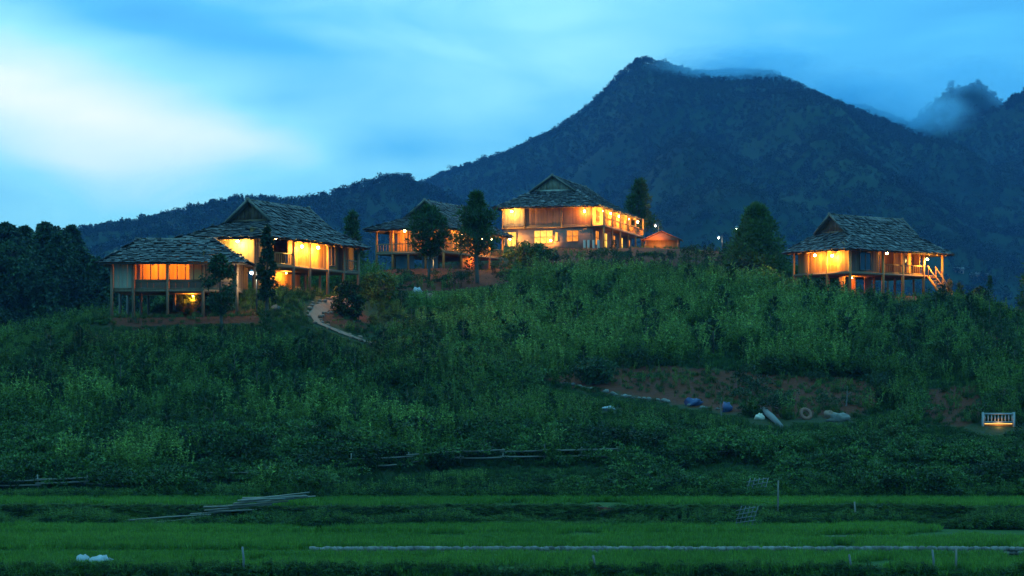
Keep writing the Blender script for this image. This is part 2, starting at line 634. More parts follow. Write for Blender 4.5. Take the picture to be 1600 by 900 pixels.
def poly_mask(px, py, poly):
    inside = np.zeros(np.shape(px), bool)
    j = len(poly) - 1
    for i in range(len(poly)):
        xi, yi = poly[i]
        xj, yj = poly[j]
        c = ((yi > py) != (yj > py)) & (px < (xj - xi) * (py - yi) / (yj - yi + 1e-9) + xi)
        inside ^= c
        j = i
    return inside


SOIL = [
    [(845, 592), (950, 572), (1050, 572), (1180, 584), (1330, 590), (1410, 620), (1340, 650), (1220, 655), (1120, 640), (1000, 622), (930, 612)],
    [(505, 482), (570, 482), (578, 520), (530, 512), (500, 500)],
    [(1440, 610), (1530, 600), (1545, 650), (1500, 668), (1440, 655)],
    [(1495, 488), (1560, 505), (1592, 540), (1590, 600), (1545, 570)],
    [(150, 492), (215, 490), (300, 492), (400, 485), (410, 505), (180, 512)],
    [(585, 418), (700, 414), (790, 410), (800, 440), (690, 455), (600, 452)],
    [(800, 385), (1120, 380), (1230, 405), (1180, 425), (950, 418), (800, 412)],
    [(1015, 812), (1075, 812), (1085, 840), (1020, 840)],
    [(415, 842), (570, 842), (560, 862), (415, 862)],
    [(925, 775), (965, 775), (965, 800), (925, 800)],
    [(800, 830), (860, 830), (860, 852), (800, 852)],
    [(1230, 455), (1480, 455), (1530, 480), (1460, 486), (1240, 476)],
]
soil = np.zeros(GX.shape, bool)
for p in SOIL:
    soil |= poly_mask(PXG + 14 * fbm(GX * 0.8, GY * 0.8, 3, 3), PYG + 8 * fbm(GX * 0.8, GY * 0.8, 3, 9), p)
soil = soil & (GY < 235)
GYB = GY + 2.2 * wob(GX)
field = (((GY > 78.4) & (GYB < 98.5)) | ((GYB > 100.4) & (GY < 106.6))).astype(float)
gm = np_mesh("ground", np.stack([GX, GY, GZ], -1).reshape(-1, 3), quads, None, smooth=True)
for nm, arr in (("soil", soil.astype(np.float32)), ("field", field.astype(np.float32))):
    a = gm.attributes.new(nm, "FLOAT", "POINT")
    a.data.foreach_set("value", arr.ravel().astype(np.float32))
mg = bpy.data.materials.new("hill_ground")
mg.use_nodes = True
n = NT(mg.node_tree)
b = n.n["Principled BSDF"]
b.inputs["Roughness"].default_value = 0.95
b.inputs["Specular IOR Level"].default_value = 0.1
g = n.new("ShaderNodeNewGeometry")
n1 = n.noise(g.outputs["Position"], 0.5, 5, 0.65)
n2 = n.noise(g.outputs["Position"], 3.0, 4, 0.65)
green = n.mix(n1, (0.012, 0.028, 0.010), (0.030, 0.055, 0.020))
green = n.mix(n.math("MULTIPLY", n2, 0.35), green, (0.06, 0.036, 0.024))
red = n.mix(n2, (0.045, 0.013, 0.007), (0.13, 0.036, 0.017))
asoil = n.new("ShaderNodeAttribute", attribute_name="soil")
afield = n.new("ShaderNodeAttribute", attribute_name="field")
c = n.mix(n.math("MULTIPLY_ADD", n.math("SUBTRACT", n2, 0.5), 0.6, asoil.outputs["Fac"], clamp=True), green, red)
c = n.mix(n.math("MULTIPLY", afield.outputs["Fac"], 0.9), c, n.mix(n1, (0.020, 0.055, 0.012), (0.034, 0.085, 0.018)))
n.put(b.inputs["Base Color"], c)
bp = n.new("ShaderNodeBump")
bp.inputs["Strength"].default_value = 0.8
bp.inputs["Distance"].default_value = 0.15
n.put(bp.inputs["Height"], n2)
n.l.new(bp.outputs[0], b.inputs["Normal"])
gm.materials.append(mg)
tag(mobj("ground", gm), kind="structure")

# valley floor out to the mountains
vm = pmat("valley_floor", (0.03, 0.06, 0.025), (0.06, 0.09, 0.035), 0.01, 0.95)
tag(mobj("valley_floor", np_mesh("valley_floor", [(-2500, -50, -34), (2500, -50, -34), (2500, 2750, -34), (-2500, 2750, -34)], [(0, 1, 2, 3)], vm)), kind="structure")

# ------------------------------------------------------------------ mountains
RIDGES = {
    "near": (1500.0, 520.0, [(-600, 400), (-100, 385), (60, 375), (140, 364), (175, 355), (205, 349), (240, 343), (300, 325), (350, 313), (395, 307), (425, 312),
                            (445, 315), (480, 309), (520, 302), (560, 290), (590, 278), (625, 273), (645, 279), (668, 290), (700, 305), (800, 345), (950, 400), (1200, 470), (2400, 520)]),
    "main": (2200.0, 620.0, [(-600, 430), (300, 400), (500, 335), (600, 305), (668, 284), (700, 270), (740, 257), (770, 247), (800, 237), (850, 213), (880, 195),
                             (910, 173), (940, 148), (960, 125), (985, 102), (1005, 92), (1035, 101), (1060, 109), (1100, 116), (1150, 112), (1200, 115),
                             (1230, 132), (1260, 152), (1300, 168), (1350, 169), (1400, 187), (1425, 196), (1450, 200), (1520, 184), (1560, 169), (1580, 154), (1600, 144), (1650, 119), (1800, 84), (2200, 130)]),
    "back": (2480.0, 2230.0, [(1100, 330), (1300, 260), (1420, 200), (1440, 176), (1455, 166), (1475, 146), (1492, 134), (1510, 136), (1526, 129), (1542, 137), (1556, 152), (1580, 170), (1620, 214), (1900, 330)]),
}


def ridge_h(key, x, y):
    Yr, Yf, pts = RIDGES[key]
    pxs = np.array([p[0] for p in pts], float)
    pys = np.array([p[1] for p in pts], float)
    px = 800 + F * x / Yr
    zr = (HZ - np.interp(px, pxs, pys) - (6 if key == "near" else 0)) * Yr / F
    base = -45.0
    u = np.clip((y - Yf) / (Yr - Yf), 0, 1)
    s = Yr / 900.0
    warpx = x + 60 * s * fbm(x / (170 * s), y / (170 * s), 3, 21)
    gul = fbm(warpx / (95 * s), y / (420 * s), 4, 31)
    gg = u ** 1.15 * (1 + 1.5 * gul * (1 - u) * 1.6)
    z = base + (zr - base) * gg + 26 * s * fbm(x / (60 * s), y / (60 * s), 4, 41) * np.sin(np.pi * u)
    back = np.clip((y - Yr) / (0.35 * Yr), 0, 1)
    return np.where(y > Yr, base + (zr - base) * (1 - 1.1 * back), z)


mm = bpy.data.materials.new("forested_slope")
mm.use_nodes = True
n = NT(mm.node_tree)
b = n.n["Principled BSDF"]
b.inputs["Roughness"].default_value = 0.95
b.inputs["Specular IOR Level"].default_value = 0.05
g = n.new("ShaderNodeNewGeometry")
n1 = n.noise(g.outputs["Position"], 0.006, 6, 0.6)
f1 = n.math("MULTIPLY_ADD", n.math("SUBTRACT", n1, 0.5), 3.0, 0.45, clamp=True)
n.put(b.inputs["Base Color"], n.mix(f1, (0.006, 0.017, 0.009), (0.019, 0.040, 0.015)))
MTN = {}
for key, nm, st in (("near", "wooded_hills", (16, 13)), ("main", "mountain", (22, 18)), ("back", "mountain_peak", (20, 10))):
    Yr, Yf, pts = RIDGES[key]
    x0 = (pts[0][0] - 800) * Yr / F
    x1 = (pts[-1][0] - 800) * Yr / F
    X_, Y_ = np.meshgrid(np.arange(x0, x1, st[0]), np.arange(Yf, Yr * 1.10, st[1]))
    Z_ = ridge_h(key, X_, Y_)
    i_ = np.arange(X_.size).reshape(X_.shape)
    q_ = np.stack([i_[:-1, :-1], i_[:-1, 1:], i_[1:, 1:], i_[1:, :-1]], -1).reshape(-1, 4)
    tag(mobj(nm, np_mesh(nm, np.stack([X_, Y_, Z_], -1).reshape(-1, 3), q_, mm, smooth=True)), kind="structure")

# the dark knoll behind the hill on the left
def knoll_z(x, y):
    d = np.hypot((x + 80) / 55.0, (y - 272) / 75.0)
    return -20 + 37 * np.exp(-d * d * 1.15) + 3 * fbm(x * 0.05, y * 0.05, 3, 51)


X_, Y_ = np.meshgrid(np.arange(-190, 10, 3.0), np.arange(180, 400, 3.0))
Z_ = knoll_z(X_, Y_)
i_ = np.arange(X_.size).reshape(X_.shape)
q_ = np.stack([i_[:-1, :-1], i_[:-1, 1:], i_[1:, 1:], i_[1:, :-1]], -1).reshape(-1, 4)
tag(mobj("knoll_terrain", np_mesh("knoll_terrain", np.stack([X_, Y_, Z_], -1).reshape(-1, 3), q_, mm, smooth=True)), kind="structure")


# ------------------------------------------------------------------ foliage meshes
def unit(v):
    return v / (np.linalg.norm(v, axis=-1, keepdims=True) + 1e-9)


def rand_dirs(k, r=rng):
    return unit(r.normal(size=(k, 3)))


def leaves(C, D, length, width, r=rng, droop=0.0):
    """diamond leaves at C pointing along D"""
    k = len(C)
    D = unit(D)
    S = unit(np.cross(D, rand_dirs(k, r)))
    l = np.broadcast_to(np.asarray(length, float), (k,))[:, None]
    wd = np.broadcast_to(np.asarray(width, float), (k,))[:, None]
    tip = C + D * l
    tip[:, 2] -= droop * l[:, 0]
    mid = C + D * l * 0.45
    V = np.stack([C, mid + S * wd / 2, tip, mid - S * wd / 2], 1).reshape(-1, 3)
    Q = np.arange(4 * k).reshape(k, 4)
    return V, Q


def weed_mesh(name, mat, h, stems, nl, ll, lw, spread, seed, droop=0.35):
    r = np.random.default_rng(seed)
    Cs, Ds = [], []
    mb = MB()
    for s in range(stems):
        a = r.uniform(0, 6.283)
        base = np.array([math.cos(a), math.sin(a), 0]) * r.uniform(0, spread)
        top = base + np.array([r.normal() * 0.12 * h, r.normal() * 0.12 * h, h * r.uniform(0.65, 1.05)])
        mb.tube([base - [0, 0, 0.1], (base + top) / 2, top], [0.012, 0.01, 0.004], 3)
        t_ = np.sort(r.uniform(0.15, 1.0, nl))
        C = base + (top - base) * t_[:, None]
        az = np.arange(nl) * 2.4 + r.uniform(0, 6.28)
        D = np.stack([np.cos(az), np.sin(az), 0.55 + 1.1 * t_ ** 2], -1)
        Cs.append(C)
        Ds.append(D)
    C, D = np.concatenate(Cs), np.concatenate(Ds)
    V, Q = leaves(C, D, ll * r.uniform(0.6, 1.2, len(C)), lw, r, droop)
    mb.add(V, Q)
    return mb.mesh(name, mat)


def bush_mesh(name, mat, rx, rz, nl, ls, seed, lumps=7):
    r = np.random.default_rng(seed)
    cen = np.c_[r.normal(size=(lumps, 2)) * rx * 0.5, np.abs(r.normal(size=lumps)) * rz * 0.35 + rz * 0.35]
    rad = r.uniform(0.35, 0.6, lumps) * rx
    k = r.integers(0, lumps, nl)
    d = rand_dirs(nl, r)
    d[:, 2] = np.abs(d[:, 2]) * 1.1 - 0.25
    C = cen[k] + d * rad[k][:, None] * r.uniform(0.55, 1.05, nl)[:, None] * np.array([1, 1, 0.8 * rz / rx])
    C[:, 2] = np.maximum(C[:, 2], 0.0)
    V, Q = leaves(C, unit(d + 0.8 * rand_dirs(nl, r) + [0, 0, 0.3]), ls * r.uniform(0.6, 1.3, nl), ls * 0.5, r, 0.1)
    return np_mesh(name, V, Q, mat)


def sapling_mesh(name, mat, h, w_, whorls, seed):
    """young pine: whorls of upswept needle sprays on a leader"""
    r = np.random.default_rng(seed)
    Cs, Ds, Ls = [], [], []
    for i in range(whorls):
        t_ = (i + 0.6) / whorls
        z = h * (0.08 + 0.84 * t_)
        rad = w_ * (1 - t_) ** 0.7 * r.uniform(0.75, 1.1) + 0.05
        nb = int(5 + 4 * (1 - t_))
        for j in range(nb):
            a = r.uniform(0, 6.283)
            o = np.array([math.cos(a), math.sin(a), 0])
            tip = np.array([0, 0, z]) + o * rad + np.array([0, 0, rad * r.uniform(0.3, 0.8)])
            root = np.array([0, 0, z])
            m = 9
            s = r.uniform(0.25, 1.0, m)[:, None]
            C = root + (tip - root) * s
            D = unit(tip - root) + 0.65 * rand_dirs(m, r) + [0, 0, 0.35]
            Cs.append(C)
            Ds.append(D)
            Ls.append(np.full(m, 0.17) * r.uniform(0.8, 1.3, m))
    m = 14
    Cs.append(np.c_[np.zeros((m, 2)), np.linspace(h * 0.75, h, m)])
    Ds.append(rand_dirs(m, r) + [0, 0, 1.2])
    Ls.append(np.full(m, 0.15))
    V, Q = leaves(np.concatenate(Cs), np.concatenate(Ds), np.concatenate(Ls), 0.045, r)
    return np_mesh(name, V, Q, mat)


def grass_mesh(name, mat, h, blades, rad, seed, bw=0.03):
    r = np.random.default_rng(seed)
    a = r.uniform(0, 6.283, blades)
    q = np.sqrt(r.uniform(0, 1, blades)) * rad
    C = np.c_[np.cos(a) * q, np.sin(a) * q, np.zeros(blades)]
    D = np.c_[r.normal(size=(blades, 2)) * 0.28, np.ones(blades)]
    V, Q = leaves(C, D, h * r.uniform(0.6, 1.2, blades), bw, r)
    return np_mesh(name, V, Q, mat)


def far_tree_mesh(name, mat, h, rad, nl, ls, seed, cone=False):
    r = np.random.default_rng(seed)
    d = rand_dirs(nl, r)
    if cone:
        tz = r.uniform(0, 1, nl) ** 1.3
        rr = (1 - tz) * rad * r.uniform(0.6, 1.0, nl)
        C = np.c_[d[:, 0] * rr, d[:, 1] * rr, h * (0.15 + 0.85 * tz)]
    else:
        lump = np.c_[r.normal(size=(6, 2)) * rad * 0.4, h * r.uniform(0.45, 0.8, 6)]
        k = r.integers(0, 6, nl)
        C = lump[k] + d * rad * 0.55 * r.uniform(0.6, 1, nl)[:, None]
    V, Q = leaves(C, d + 0.6 * rand_dirs(nl, r), ls * r.uniform(0.7, 1.3, nl), ls * 0.8, r)
    mb = MB().add(V, Q)
    mb.tube([(0, 0, -1.0), (0, 0, h * 0.6)], [0.03 * h, 0.015 * h], 4)
    return mb.mesh(name, mat)


# ------------------------------------------------------------------ scatter (uncountable ground cover)
def scatter(name, meshes, pts, rotz, scl, which, label, tilt=0.0, cat=None):
    """ONE object of kind stuff: instances of a few plants on many points"""
    src = bpy.data.collections.new(name + "_source")
    for i, me in enumerate(meshes):
        src.objects.link(bpy.data.objects.new("%s_source_%02d" % (name, i), me))
    me = bpy.data.meshes.new(name)
    k = len(pts)
    me.vertices.add(k)
    me.vertices.foreach_set("co", np.asarray(pts, np.float32).ravel())
    a = me.attributes.new("rot", "FLOAT_VECTOR", "POINT")
    rv = np.zeros((k, 3), np.float32)
    rv[:, 2] = rotz
    rv[:, :2] = rng.normal(size=(k, 2)) * tilt
    a.data.foreach_set("vector", rv.ravel())
    a = me.attributes.new("scl", "FLOAT_VECTOR", "POINT")
    sc_ = np.asarray(scl, np.float32)
    if sc_.ndim == 1:
        sc_ = np.repeat(sc_[:, None], 3, 1)
    a.data.foreach_set("vector", np.ascontiguousarray(sc_).ravel())
    a = me.attributes.new("idx", "INT", "POINT")
    a.data.foreach_set("value", np.asarray(which, np.int32))
    o = mobj(name, me)
    tag(o, label, cat, kind="stuff")
    ng = bpy.data.node_groups.new(name, "GeometryNodeTree")
    ng.interface.new_socket("Geometry", in_out="INPUT", socket_type="NodeSocketGeometry")
    ng.interface.new_socket("Geometry", in_out="OUTPUT", socket_type="NodeSocketGeometry")
    q = NT(ng)
    gi, go = q.new("NodeGroupInput"), q.new("NodeGroupOutput")
    ci = q.new("GeometryNodeCollectionInfo", transform_space="ORIGINAL")
    ci.inputs["Collection"].default_value = src
    ci.inputs["Separate Children"].default_value = True
    ci.inputs["Reset Children"].default_value = True
    ip = q.new("GeometryNodeInstanceOnPoints")
    na = q.new("GeometryNodeInputNamedAttribute", data_type="FLOAT_VECTOR")
    na.inputs[0].default_value = "rot"
    nb = q.new("GeometryNodeInputNamedAttribute", data_type="FLOAT_VECTOR")
    nb.inputs[0].default_value = "scl"
    nc = q.new("GeometryNodeInputNamedAttribute", data_type="INT")
    nc.inputs[0].default_value = "idx"
    e2r = q.new("FunctionNodeEulerToRotation")
    q.l.new(gi.outputs[0], ip.inputs["Points"])
    q.l.new(ci.outputs[0], ip.inputs["Instance"])
    ip.inputs["Pick Instance"].default_value = True
    q.l.new(nc.outputs["Attribute"], ip.inputs["Instance Index"])
    q.l.new(na.outputs["Attribute"], e2r.inputs[0])
    q.l.new(e2r.outputs[0], ip.inputs["Rotation"])
    q.l.new(nb.outputs["Attribute"], ip.inputs["Scale"])
    q.l.new(ip.outputs[0], go.inputs[0])
    o.modifiers.new("scatter", "NODES").node_group = ng
    return o


# ------------------------------------------------------------------ houses
CUBES = {}


def cube_mesh(mat, kind="box"):
    key = (mat.name, kind)
    if key not in CUBES:
        CUBES[key] = MB().box(-.5, .5, -.5, .5, -.5, .5).mesh(kind, mat)
    return CUBES[key]


SHINGLES = []
for k in range(5):
    r_ = random.Random(k)
    j = [r_.uniform(-0.07, 0.07) for _ in range(8)]
    mb = MB()
    V = [(-.5, -.5 + j[0], -.5), (.5, -.5 + j[1], -.5), (-.46 + j[2] * .3, .5, -.5), (.46 + j[3] * .3, .5, -.5),
         (-.5, -.5 + j[0], .5), (.5, -.5 + j[1], .5 + j[5] * 4), (-.46 + j[2] * .3, .5, .5), (.46 + j[3] * .3, .5, .5)]
    mb.add(V, [(0, 2, 3, 1), (4, 5, 7, 6), (0, 1, 5, 4), (2, 6, 7, 3), (0, 4, 6, 2), (1, 3, 7, 5)])
    SHINGLES.append((V, mb.mesh("shingle", M["shingle"])))


LAMP = 3.8


class House:
    def __init__(self, name, key, label, cat="house", group=None):
        px, py, Y, th, L, W = HOUSES[key]
        self.L, self.W = L, W
        c = at(px, py, Y)
        self.root = empty(name, c, R(90 - th))
        tag(self.root, label, cat, group)
        self.mw = Matrix.Translation(c) @ Matrix.Rotation(R(90 - th), 4, "Z")
        self.rnd = random.Random(key)

    def gz(self, x, y):
        p = self.mw @ Vector((x, y, 0))
        return gz(p.x, p.y) - self.mw.translation.z

    def box(self, name, x0, x1, y0, y1, z0, z1, mat, parent=None):
        o = bpy.data.objects.new(name, cube_mesh(M[mat], name))
        o.location = ((x0 + x1) / 2, (y0 + y1) / 2, (z0 + z1) / 2)
        o.scale = (x1 - x0, y1 - y0, z1 - z0)
        # children of an unscaled parent mesh
        return link(o, parent or self.root)

    def post(self, x, y, z1, r=0.11, mat="post", z0=None):
        z0 = self.gz(x, y) - 0.25 if z0 is None else z0
        j = self.rnd.uniform(-.03, .03)
        return MB().tube([(x + j, y, z0), (x, y, (z0 + z1) / 2), (x, y, z1)], [r * 1.08, r, r * 0.95], 8).build("post", M[mat], self.root, smooth=True)

    def frame_box(self, name, x0, x1, y0, y1, z0, z1, mat):
        return MB().box(x0, x1, y0, y1, z0, z1).build(name, M[mat], self.root)

    def wall(self, axis, s0, s1, pos, z0, z1, mat="plank", pw=0.32, th=0.05, beams=True):
        """plank wall: axis x runs along the long side at y=pos, axis y along the end at x=pos; planks are its pieces"""
        mb = MB()
        bt = 0.11 if beams else 0.06
        for (a, b_) in ((z0, z0 + bt), (z1 - bt, z1)):
            if axis == "x":
                mb.box(s0, s1, pos - 0.06, pos + 0.06, a, b_)
            else:
                mb.box(pos - 0.06, pos + 0.06, s0, s1, a, b_)
        wl = mb.build("wall", M["post"], self.root)
        k = max(1, round((s1 - s0) / pw))
        d = (s1 - s0) / k
        for i in range(k):
            a, b_ = s0 + i * d + 0.006, s0 + (i + 1) * d - 0.006
            q = pos + self.rnd.uniform(-.012, .012)
            if axis == "x":
                self.box("plank", a, b_, q - th / 2, q + th / 2, z0 + bt * 0.6, z1 - bt * 0.6, mat, wl)
            else:
                self.box("plank", q - th / 2, q + th / 2, a, b_, z0 + bt * 0.6, z1 - bt * 0.6, mat, wl)
        return wl

    def railing(self, axis, s0, s1, pos, z0, z1, mat="post", gap=0.28):
        mb = MB()
        for zz in (z0 + 0.06, z1 - 0.05):
            if axis == "x":
                mb.box(s0, s1, pos - 0.035, pos + 0.035, zz - 0.04, zz + 0.04)
            else:
                mb.box(pos - 0.035, pos + 0.035, s0, s1, zz - 0.04, zz + 0.04)
        rl = mb.build("railing", M[mat], self.root)
        k = max(1, round((s1 - s0) / gap))
        for i in range(k):
            s = s0 + (i + 0.5) * (s1 - s0) / k
            if axis == "x":
                self.box("baluster", s - .025, s + .025, pos - .02, pos + .02, z0 + .1, z1 - .09, mat, rl)
            else:
                self.box("baluster", pos - .02, pos + .02, s - .025, s + .025, z0 + .1, z1 - .09, mat, rl)
        return rl

    def window(self, axis, s0, s1, pos, z0, z1, nx_=2, nz_=2, pane="pane_yellow", frame="post", out=-1):
        """frame with glazing bars in front of the wall, each pane a piece of it"""
        fw = 0.06
        mb = MB()
        d0, d1 = pos + out * 0.10, pos + out * 0.03
        d0, d1 = min(d0, d1), max(d0, d1)

        def bx(a, b_, c_, d_, m_, e0=d0, e1=d1):
            if axis == "x":
                m_.box(a, b_, e0, e1, c_, d_)
            else:
                m_.box(e0, e1, a, b_, c_, d_)

        bx(s0, s1, z0, z0 + fw, mb)
        bx(s0, s1, z1 - fw, z1, mb)
        bx(s0, s0 + fw, z0 + fw, z1 - fw, mb)
        bx(s1 - fw, s1, z0 + fw, z1 - fw, mb)
        for i in range(1, nx_):
            s = s0 + (s1 - s0) * i / nx_
            bx(s - .025, s + .025, z0 + fw, z1 - fw, mb)
        for i in range(1, nz_):
            z = z0 + (z1 - z0) * i / nz_
            bx(s0 + fw, s1 - fw, z - .02, z + .02, mb, d0 + 0.004, d1 - 0.004)
        wd = mb.build("window", M[frame], self.root)
        p0, p1 = pos + out * 0.065, pos + out * 0.05
        p0, p1 = min(p0, p1), max(p0, p1)
        for i in range(nx_):
            for k in range(nz_):
                a, b_ = s0 + (s1 - s0) * i / nx_ + .03, s0 + (s1 - s0) * (i + 1) / nx_ - .03
                c_, d_ = z0 + (z1 - z0) * k / nz_ + .03, z0 + (z1 - z0) * (k + 1) / nz_ - .03
                if axis == "x":
                    self.box("pane", a, b_, p0, p1, c_, d_, pane, wd)
                else:
                    self.box("pane", p0, p1, a, b_, c_, d_, pane, wd)
        return wd

    def lamp(self, x, y, z, power=90, color=(1.0, 0.56, 0.16), white=False, off=(0, 0, -0.16), r=0.10):
        mb = MB().blob((x, y, z), r, 1, 10, 7, 0.0)
        lp = mb.build("lamp_bulb", M["bulb_white" if white else "bulb"], self.root, smooth=True)
        cap = MB().tube([(x, y, z + r * 0.9), (x, y, z + r * 0.9 + 0.12)], [r * 0.55, r * 0.35], 8).build("lamp_socket", M["metal"], lp)
        ld = bpy.data.lights.new("lamp_light", "POINT")
        ld.energy = power * LAMP
        ld.color = color
        ld.shadow_soft_size = 0.08
        lo = bpy.data.objects.new("lamp_light", ld)
        lo.location = (x + off[0], y + off[1], z + off[2])
        link(lo, self.root)

    # -------- roof with hips, gables and shingle courses
    def roof(self, ze, zr, o=0.85, g0=None, g1=None, h0=1.5, h1=1.5, sw=0.30, expo=0.36, gable_mat="plank_dark"):
        """g0/g1: (x of the gable wall, height of its foot) at either end, or None for a plain hip reaching in by h0/h1"""
        L, W, rnd = self.L, self.W, self.rnd
        half = W / 2 + o
        yc = W / 2

        def zt(t_):
            return ze + (zr - ze) * (0.86 * t_ + 0.14 * t_ * t_)

        def t_of(z):
            lo_, hi_ = 0.0, 1.0
            for _ in range(30):
                m_ = (lo_ + hi_) / 2
                if zt(m_) < z:
                    lo_ = m_
                else:
                    hi_ = m_
            return lo_

        tg0 = t_of(g0[1]) if g0 else 1.0
        tg1 = t_of(g1[1]) if g1 else 1.0
        e0 = (g0[0] if g0 else h0)
        e1 = L - (g1[0] if g1 else h1)

        def xl(t_):
            if t_ <= tg0 + 1e-6:
                return -o + (e0 + o) * t_ / tg0
            return e0 - 0.45

        def xr(t_):
            if t_ <= tg1 + 1e-6:
                return L + o - (L + o - e1) * t_ / tg1
            return e1 + 0.45

        # faces: point functions P(s, t) with s across the course
        faces_ = []

        def face_long(sign):
            def row(t_):
                y = yc + sign * half * (1 - t_)
                return Vector((xl(t_), y, zt(t_))), Vector((xr(t_), y, zt(t_)))
            return row, 1.0

        def face_end(which):
            tg = tg0 if which == 0 else tg1

            def row(t_):
                x = xl(t_) if which == 0 else xr(t_)
                if t_ >= tg:
                    x = e0 if which == 0 else e1
                yh = half * (1 - t_)
                return Vector((x, yc - yh, zt(t_))), Vector((x, yc + yh, zt(t_)))
            return row, tg
        faces_ = [("front", *face_long(-1)), ("end", *face_end(0)), ("rear", *face_long(1)), ("far_end", *face_end(1))]
        # solid deck under the shingles
        mb = MB()
        for nm, row, tm in faces_:
            ts = [tm * i / 8 for i in range(9)]
            extra = []
            if nm in ("front", "rear"):
                for tg in (tg0, tg1):
                    if tg < 0.999:
                        extra += [tg, tg + 1e-3]
            ts = sorted(set(ts + extra))
            V, Q = [], []
            for t_ in ts:
                a, b_ = row(t_)
                for dz in (-0.05, -0.11):
                    V.append((a.x, a.y, a.z + dz))
                    V.append((b_.x, b_.y, b_.z + dz))
            for i in range(len(ts) - 1):
                p, q = i * 4, (i + 1) * 4
                Q += [(p, p + 1, q + 1, q), (p + 2, q + 2, q + 3, p + 3), (p, q, q + 2, p + 2), (p + 1, p + 3, q + 3, q + 1)]
            e = (len(ts) - 1) * 4
            Q += [(0, 2, 3, 1), (e, e + 1, e + 3, e + 2)]
            mb.add(V, Q)
        deck = mb.build("roof", M["roof_deck"], self.root)
        # gable walls of planks and barge boards
        for gi, (gg, tg, ex, sgn) in enumerate(((g0, tg0, e0, 1), (g1, tg1, e1, -1))):
            if not gg:
                continue
            zb = zt(tg)
            yh = half * (1 - tg)
            gb = MB().box(ex - 0.05, ex + 0.05, yc - yh * 0.98, yc + yh * 0.98, zb - 0.05, zb + 0.16).build("gable", M["cream" if gable_mat == "cream" else "post"], self.root)
            k = max(4, int(2 * yh / 0.3))
            for i in range(k):
                a, b_ = yc - yh + 2 * yh * i / k + .006, yc - yh + 2 * yh * (i + 1) / k - .006

                def top(y):
                    return zt(min(1.0, 1 - abs(y - yc) / half)) - 0.13
                ta, tb = top(a), top(b_)
                if max(ta, tb) < zb + 0.2:
                    continue
                V = [(ex + dx, y, z) for dx in (-.025, .025) for y, z in ((a, zb + .1), (b_, zb + .1), (b_, max(tb, zb + .12)), (a, max(ta, zb + .12)))]
                MB().add(V, [(0, 1, 2, 3), (7, 6, 5, 4), (0, 4, 5, 1), (1, 5, 6, 2), (2, 6, 7, 3), (3, 7, 4, 0)]).build("plank", M["plank_pale" if gable_mat == "cream" else gable_mat], gb)
            for s_ in (-1, 1):
                xo = ex - sgn * 0.5
                ptop = (xo, yc + s_ * -0.12, zr + 0.16)
                pbot = (xo, yc + s_ * yh * 1.02, zb - 0.02)
                MB().bar(pbot, ptop, 0.06, 0.17).build("barge_board", M["post_grey"], self.root)
        # ridge cap
        MB().tube([(e0 - (0.55 if g0 else 0.1), yc, zr + 0.03), ((e0 + e1) / 2, yc, zr + 0.0), (e1 + (0.55 if g1 else 0.1), yc, zr + 0.03)], 0.09, 7).build("ridge_pole", M["post_grey"], self.root)
        # shingles
        cand = []
        for fi, (nm, row, tm) in enumerate(faces_):
            a0, b0 = row(0)
            a1, _ = row(tm)
            slope = math.hypot(abs(a1.y - a0.y) if nm in ("front", "rear") else abs(a1.x - a0.x), a1.z - a0.z)
            nrow = max(2, int(round(slope / expo)))
            for j in range(nrow):
                t0 = tm * j / nrow
                a, b_ = row(t0)
                a2, b2 = row(min(tm, t0 + tm / nrow))
                mid0, mid1 = (a + b_) / 2, (a2 + b2) / 2
                e1v = (b_ - a)
                wlen = e1v.length
                if wlen < 0.2:
                    continue
                e1v = e1v / wlen
                up = mid1 - mid0
                up -= e1v * up.dot(e1v)
                up.normalize()
                nrm = e1v.cross(up)
                if nrm.z < 0:
                    e1v, nrm = -e1v, -nrm
                    a, b_ = b_, a
                s = rnd.uniform(-0.3, 0.0)
                while s < wlen:
                    sw_ = sw * rnd.uniform(0.6, 1.45)
                    cx = s + sw_ / 2
                    s += sw_ * 0.97
                    if cx < 0.02 or cx > wlen - 0.02:
                        continue
                    ln = expo * rnd.uniform(1.45, 1.85)
                    lift = rnd.uniform(0.0, 0.08)
                    p = a + e1v * cx + up * (ln * 0.5 - 0.12 + rnd.uniform(-.07, .05)) + nrm * (0.02 + lift)
                    rotn = Matrix.Rotation(rnd.gauss(0, 0.065), 3, nrm)
                    tilt = Matrix.Rotation(-0.12 - rnd.uniform(0, .10), 3, e1v)
                    m3 = rotn @ tilt @ Matrix((e1v, up, nrm)).transposed()
                    mt = Matrix.Translation(p) @ m3.to_4x4() @ Matrix.Diagonal((sw_, ln, 0.055, 1))
                    pr = 0 if nm == "front" else (1 if nm == "end" else 2)
                    cand.append((pr, rnd.random() if pr == 2 else -sw_, mt))
        cand.sort(key=lambda c_: (c_[0] if c_[0] == 2 else 0, c_[1]))
        for c_ in cand[:300]:
            V, me = SHINGLES[rnd.randrange(5)]
            ob = bpy.data.objects.new("shingle", me)
            ob.matrix_basis = c_[2]
            link(ob, deck)
        if len(cand) > 300:
            mb = MB()
            for c_ in cand[300:]:
                V, me = SHINGLES[rnd.randrange(5)]
                mb.add([tuple(c_[2] @ Vector(v)) for v in V], [(0, 2, 3, 1), (4, 5, 7, 6), (0, 1, 5, 4), (2, 6, 7, 3), (0, 4, 6, 2), (1, 3, 7, 5)])
            tag(mb.build("shingle_courses", M["shingle"], deck), kind="stuff")
        # rafters under the front and end eaves
        for x in np.arange(-o + 0.4, L + o, 1.1):
            t_ = 0.0
            p0 = (x, yc - half + 0.05, ze - 0.16)
            p1 = (x, 0.25, zt((half - yc + 0.25) / half) - 0.17)
            MB().bar(p0, p1, 0.07, 0.08).build("rafter", M["post"], self.root)
